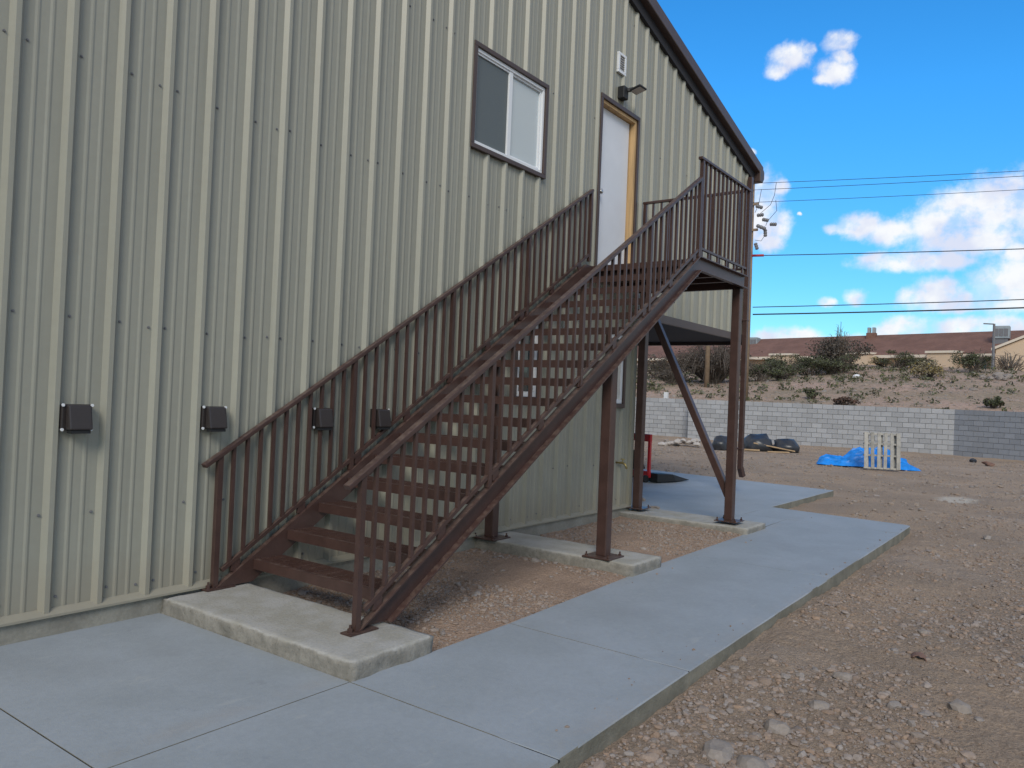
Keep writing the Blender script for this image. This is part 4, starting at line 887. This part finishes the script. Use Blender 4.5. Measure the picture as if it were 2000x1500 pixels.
# ------------------------------------------------------------------ yard clutter
def lump(name, x, y, w, dpt, h, m, label, cat, group=None, seed=0, amp=.2, res=2, fold=6.):
    v, f = ico2()
    for _ in range(res-1):   # one more subdivision
        vv = list(map(tuple, v)); cache = {}; nf = []
        def mid(a, b):
            k = (min(a, b), max(a, b))
            if k not in cache: vv.append(tuple((Vector(vv[a])+Vector(vv[b])).normalized())); cache[k] = len(vv)-1
            return cache[k]
        for a, b, c in f: p, q, r = mid(a, b), mid(b, c), mid(c, a); nf += [(a,p,r),(b,q,p),(c,r,q),(p,q,r)]
        v, f = np.array(vv), np.array(nf)
    out = []
    for p in v:
        n = mnoise.fractal(Vector(p)*1.6+Vector((seed*3.1, seed, 0)), 1, 2, 3)+.35*abs(mnoise.noise(Vector(p)*fold+Vector((seed, 0, 0))))
        r = 1+amp*n; q = Vector(p)*r; out.append((q.x*w/2, q.y*dpt/2, max(q.z, -.25)*h*.8+.2*h))
    zg = float(yard_h(np.array([x]), np.array([y]))[0])
    o = link(name, np_mesh(name, np.array(out), f, m, True), None, (x, y, zg)); BASE[o.name] = Vector((x, y, zg)); tag(o, label, cat, group); return o
G = 'black plastic bags by the block wall'
lump('plastic_bag', 25.8, 5.75, .75, .62, .50, 'bag', 'black filled plastic bag right of the rubble pile', 'bag', G, 1, .28)
lump('plastic_bag', 26.8, 4.75, 1.0, 1.0, .62, 'bag', 'larger black bag behind the leaning board', 'bag', G, 2, .26)
lump('plastic_bag', 27.2, 3.85, .9, 1.0, .46, 'bag', 'lower black bag at the right end of the leaning board', 'bag', G, 3, .26)
m = MB(); m.bar((26.35, 4.75, .10), (26.95, 3.45, -.13), .14, .04); top('board', m, 'board', 'tan wooden board leaning across the black bags', 'board', (26.6, 4.1, -.2))
m = MB(); m.bar((26.0, 5.15, -.15), (26.3, 4.5, -.15), .1, .05); top('board', m, 'board', 'short tan board lying on the ground left of the bags', 'board', (26.1, 4.8, -.2))
m = MB(); m.bar((26.1, 4.15, -.165), (26.6, 3.55, -.165), .09, .04); top('board', m, 'board', 'thin tan board flat on the dirt below the bags', 'board', (26.4, 3.9, -.2))
for i in range(22):
    u, v = random.uniform(-1, 1), random.uniform(-1, 1); hgt = max(0, .30*(1-abs(u))*(1-abs(v)*.6))
    x, y = 26.2+u*.25+v*.35, 7.1+u*-.9; r = random.uniform(.09, .16); me = stones_mesh('rubble_piece', np.zeros((1, 3)), np.array([r]), 'rubble', .6, .2, ico)
    tag(link('rubble_piece', me, None, (x, y, -.17+hgt)), 'broken pale concrete chunk in the rubble pile by the wall', 'rubble', 'chunks of the rubble pile')
for i, (x, y) in enumerate([(27.3, 8.6), (27.8, 8.3), (28.9, -1.9), (27.5, -2.5), (28.4, -2.3), (31.9, 1.2)]):
    me = stones_mesh('stone', np.zeros((1, 3)), np.array([.13]), ['pstone', 'pstone', 'bag', 'rust', 'rust', 'pstone'][i], .6, .18, ico2)
    tag(link('stone', me, None, (x, y, -.13)), ['grey slab fragment left of the rubble pile', 'smaller fragment between rubble pile and grey slab fragment', 'dark lump on the dirt near the right edge', 'brown clod farthest right on the yard', 'brown clod beside the dark lump on the yard', 'broken block corner at the foot of the block wall'][i], 'stone', 'lumps lying in the yard')
# tarp
def tarp():
    n1, n2 = 90, 60; a0 = Vector((22.35, 1.45, 0)); a1 = Vector((23.05, -1.15, 0)); d = (a1-a0); L = d.length; d.normalize(); w = Vector((-d.y, d.x, 0))
    if w.x < 0: w = -w
    V = []; pr = [(0, .0), (.04, .27), (.12, .33), (.20, .25), (.27, .30), (.36, .52), (.5, .60), (.62, .60), (.70, .52), (.82, .30), (.93, .10), (1, .0)]
    for i in range(n1):
        u = i/(n1-1); hh = np.interp(u, [p[0] for p in pr], [p[1] for p in pr])
        for j in range(n2):
            v = j/(n2-1)*2-1; prof = max(0, 1-abs(v)**1.6); wid = .38+.10*math.sin(u*9)+(.12 if u > .6 else 0)
            f = mnoise.fractal(Vector((u*5, v*1.8, 1)), 1, 2, 4); rid = abs(mnoise.noise(Vector((u*9+v*2, v*2-u*3, 4))))
            z = hh*prof*(1+.30*f)-.22*rid*hh*prof+.02*f
            q = a0+d*(u*L+.10*f)+w*(v*wid+.05*mnoise.noise(Vector((u*8, v*4, 9)))); V.append((q.x, q.y, -.19+max(z, .008+.01*rid)))
    F = np.array([(i*n2+j, (i+1)*n2+j, (i+1)*n2+j+1, i*n2+j+1) for i in range(n1-1) for j in range(n2-1)])
    b = np.array([22.6, .2, -.2]); o = link('tarp', np_mesh('tarp', np.array(V)-b, F, 'tarp', True), None, tuple(b)); tag(o, 'crumpled bright blue tarp heaped on the dirt behind the pallet', 'tarp')
tarp()
# pallet standing on edge, leaning back
pa = Vector((21.45, -.02, 0)); pb = Vector((21.85, -.86, 0)); du = (pb-pa).normalized(); wn = Vector((du.y, -du.x, 0))
if wn.x > 0: wn = -wn          # toward the camera
lean = Vector((-wn.x*.10, -wn.y*.10, 1)).normalized(); PW = (pb-pa).length
t = thing('wooden_pallet', 'weathered grey wooden pallet standing on edge against the blue tarp', 'pallet', tuple((pa+pb)/2+Vector((0, 0, -.2))))
def PP(u, h, o): return pa+du*u+lean*h+wn*o+Vector((0, 0, -.17))
for k in range(6):
    u = .05+k*(PW-.10)/5; m = MB(); w = .10 if k in (0, 5) else .085
    tilt = random.uniform(-.02, .02); m.bar(PP(u+tilt, .02, .06), PP(u-tilt, 1.02, .06), w, .018, tuple(wn)); part(t, 'slat', m, 'pallet')
for k in range(3):
    u = .1+k*(PW-.2)/2; m = MB(); m.bar(PP(u, .02, -.09), PP(u, 1.0, -.09), .10, .018, tuple(wn)); part(t, 'back_slat', m, 'pallet')
for h in (.03, .38, .70, .97):
    m = MB(); m.bar(PP(.0, h, -.01), PP(PW, h, -.01), .10, .045, tuple(lean)); part(t, 'stringer', m, 'pallet')

S.render.engine = 'CYCLES'
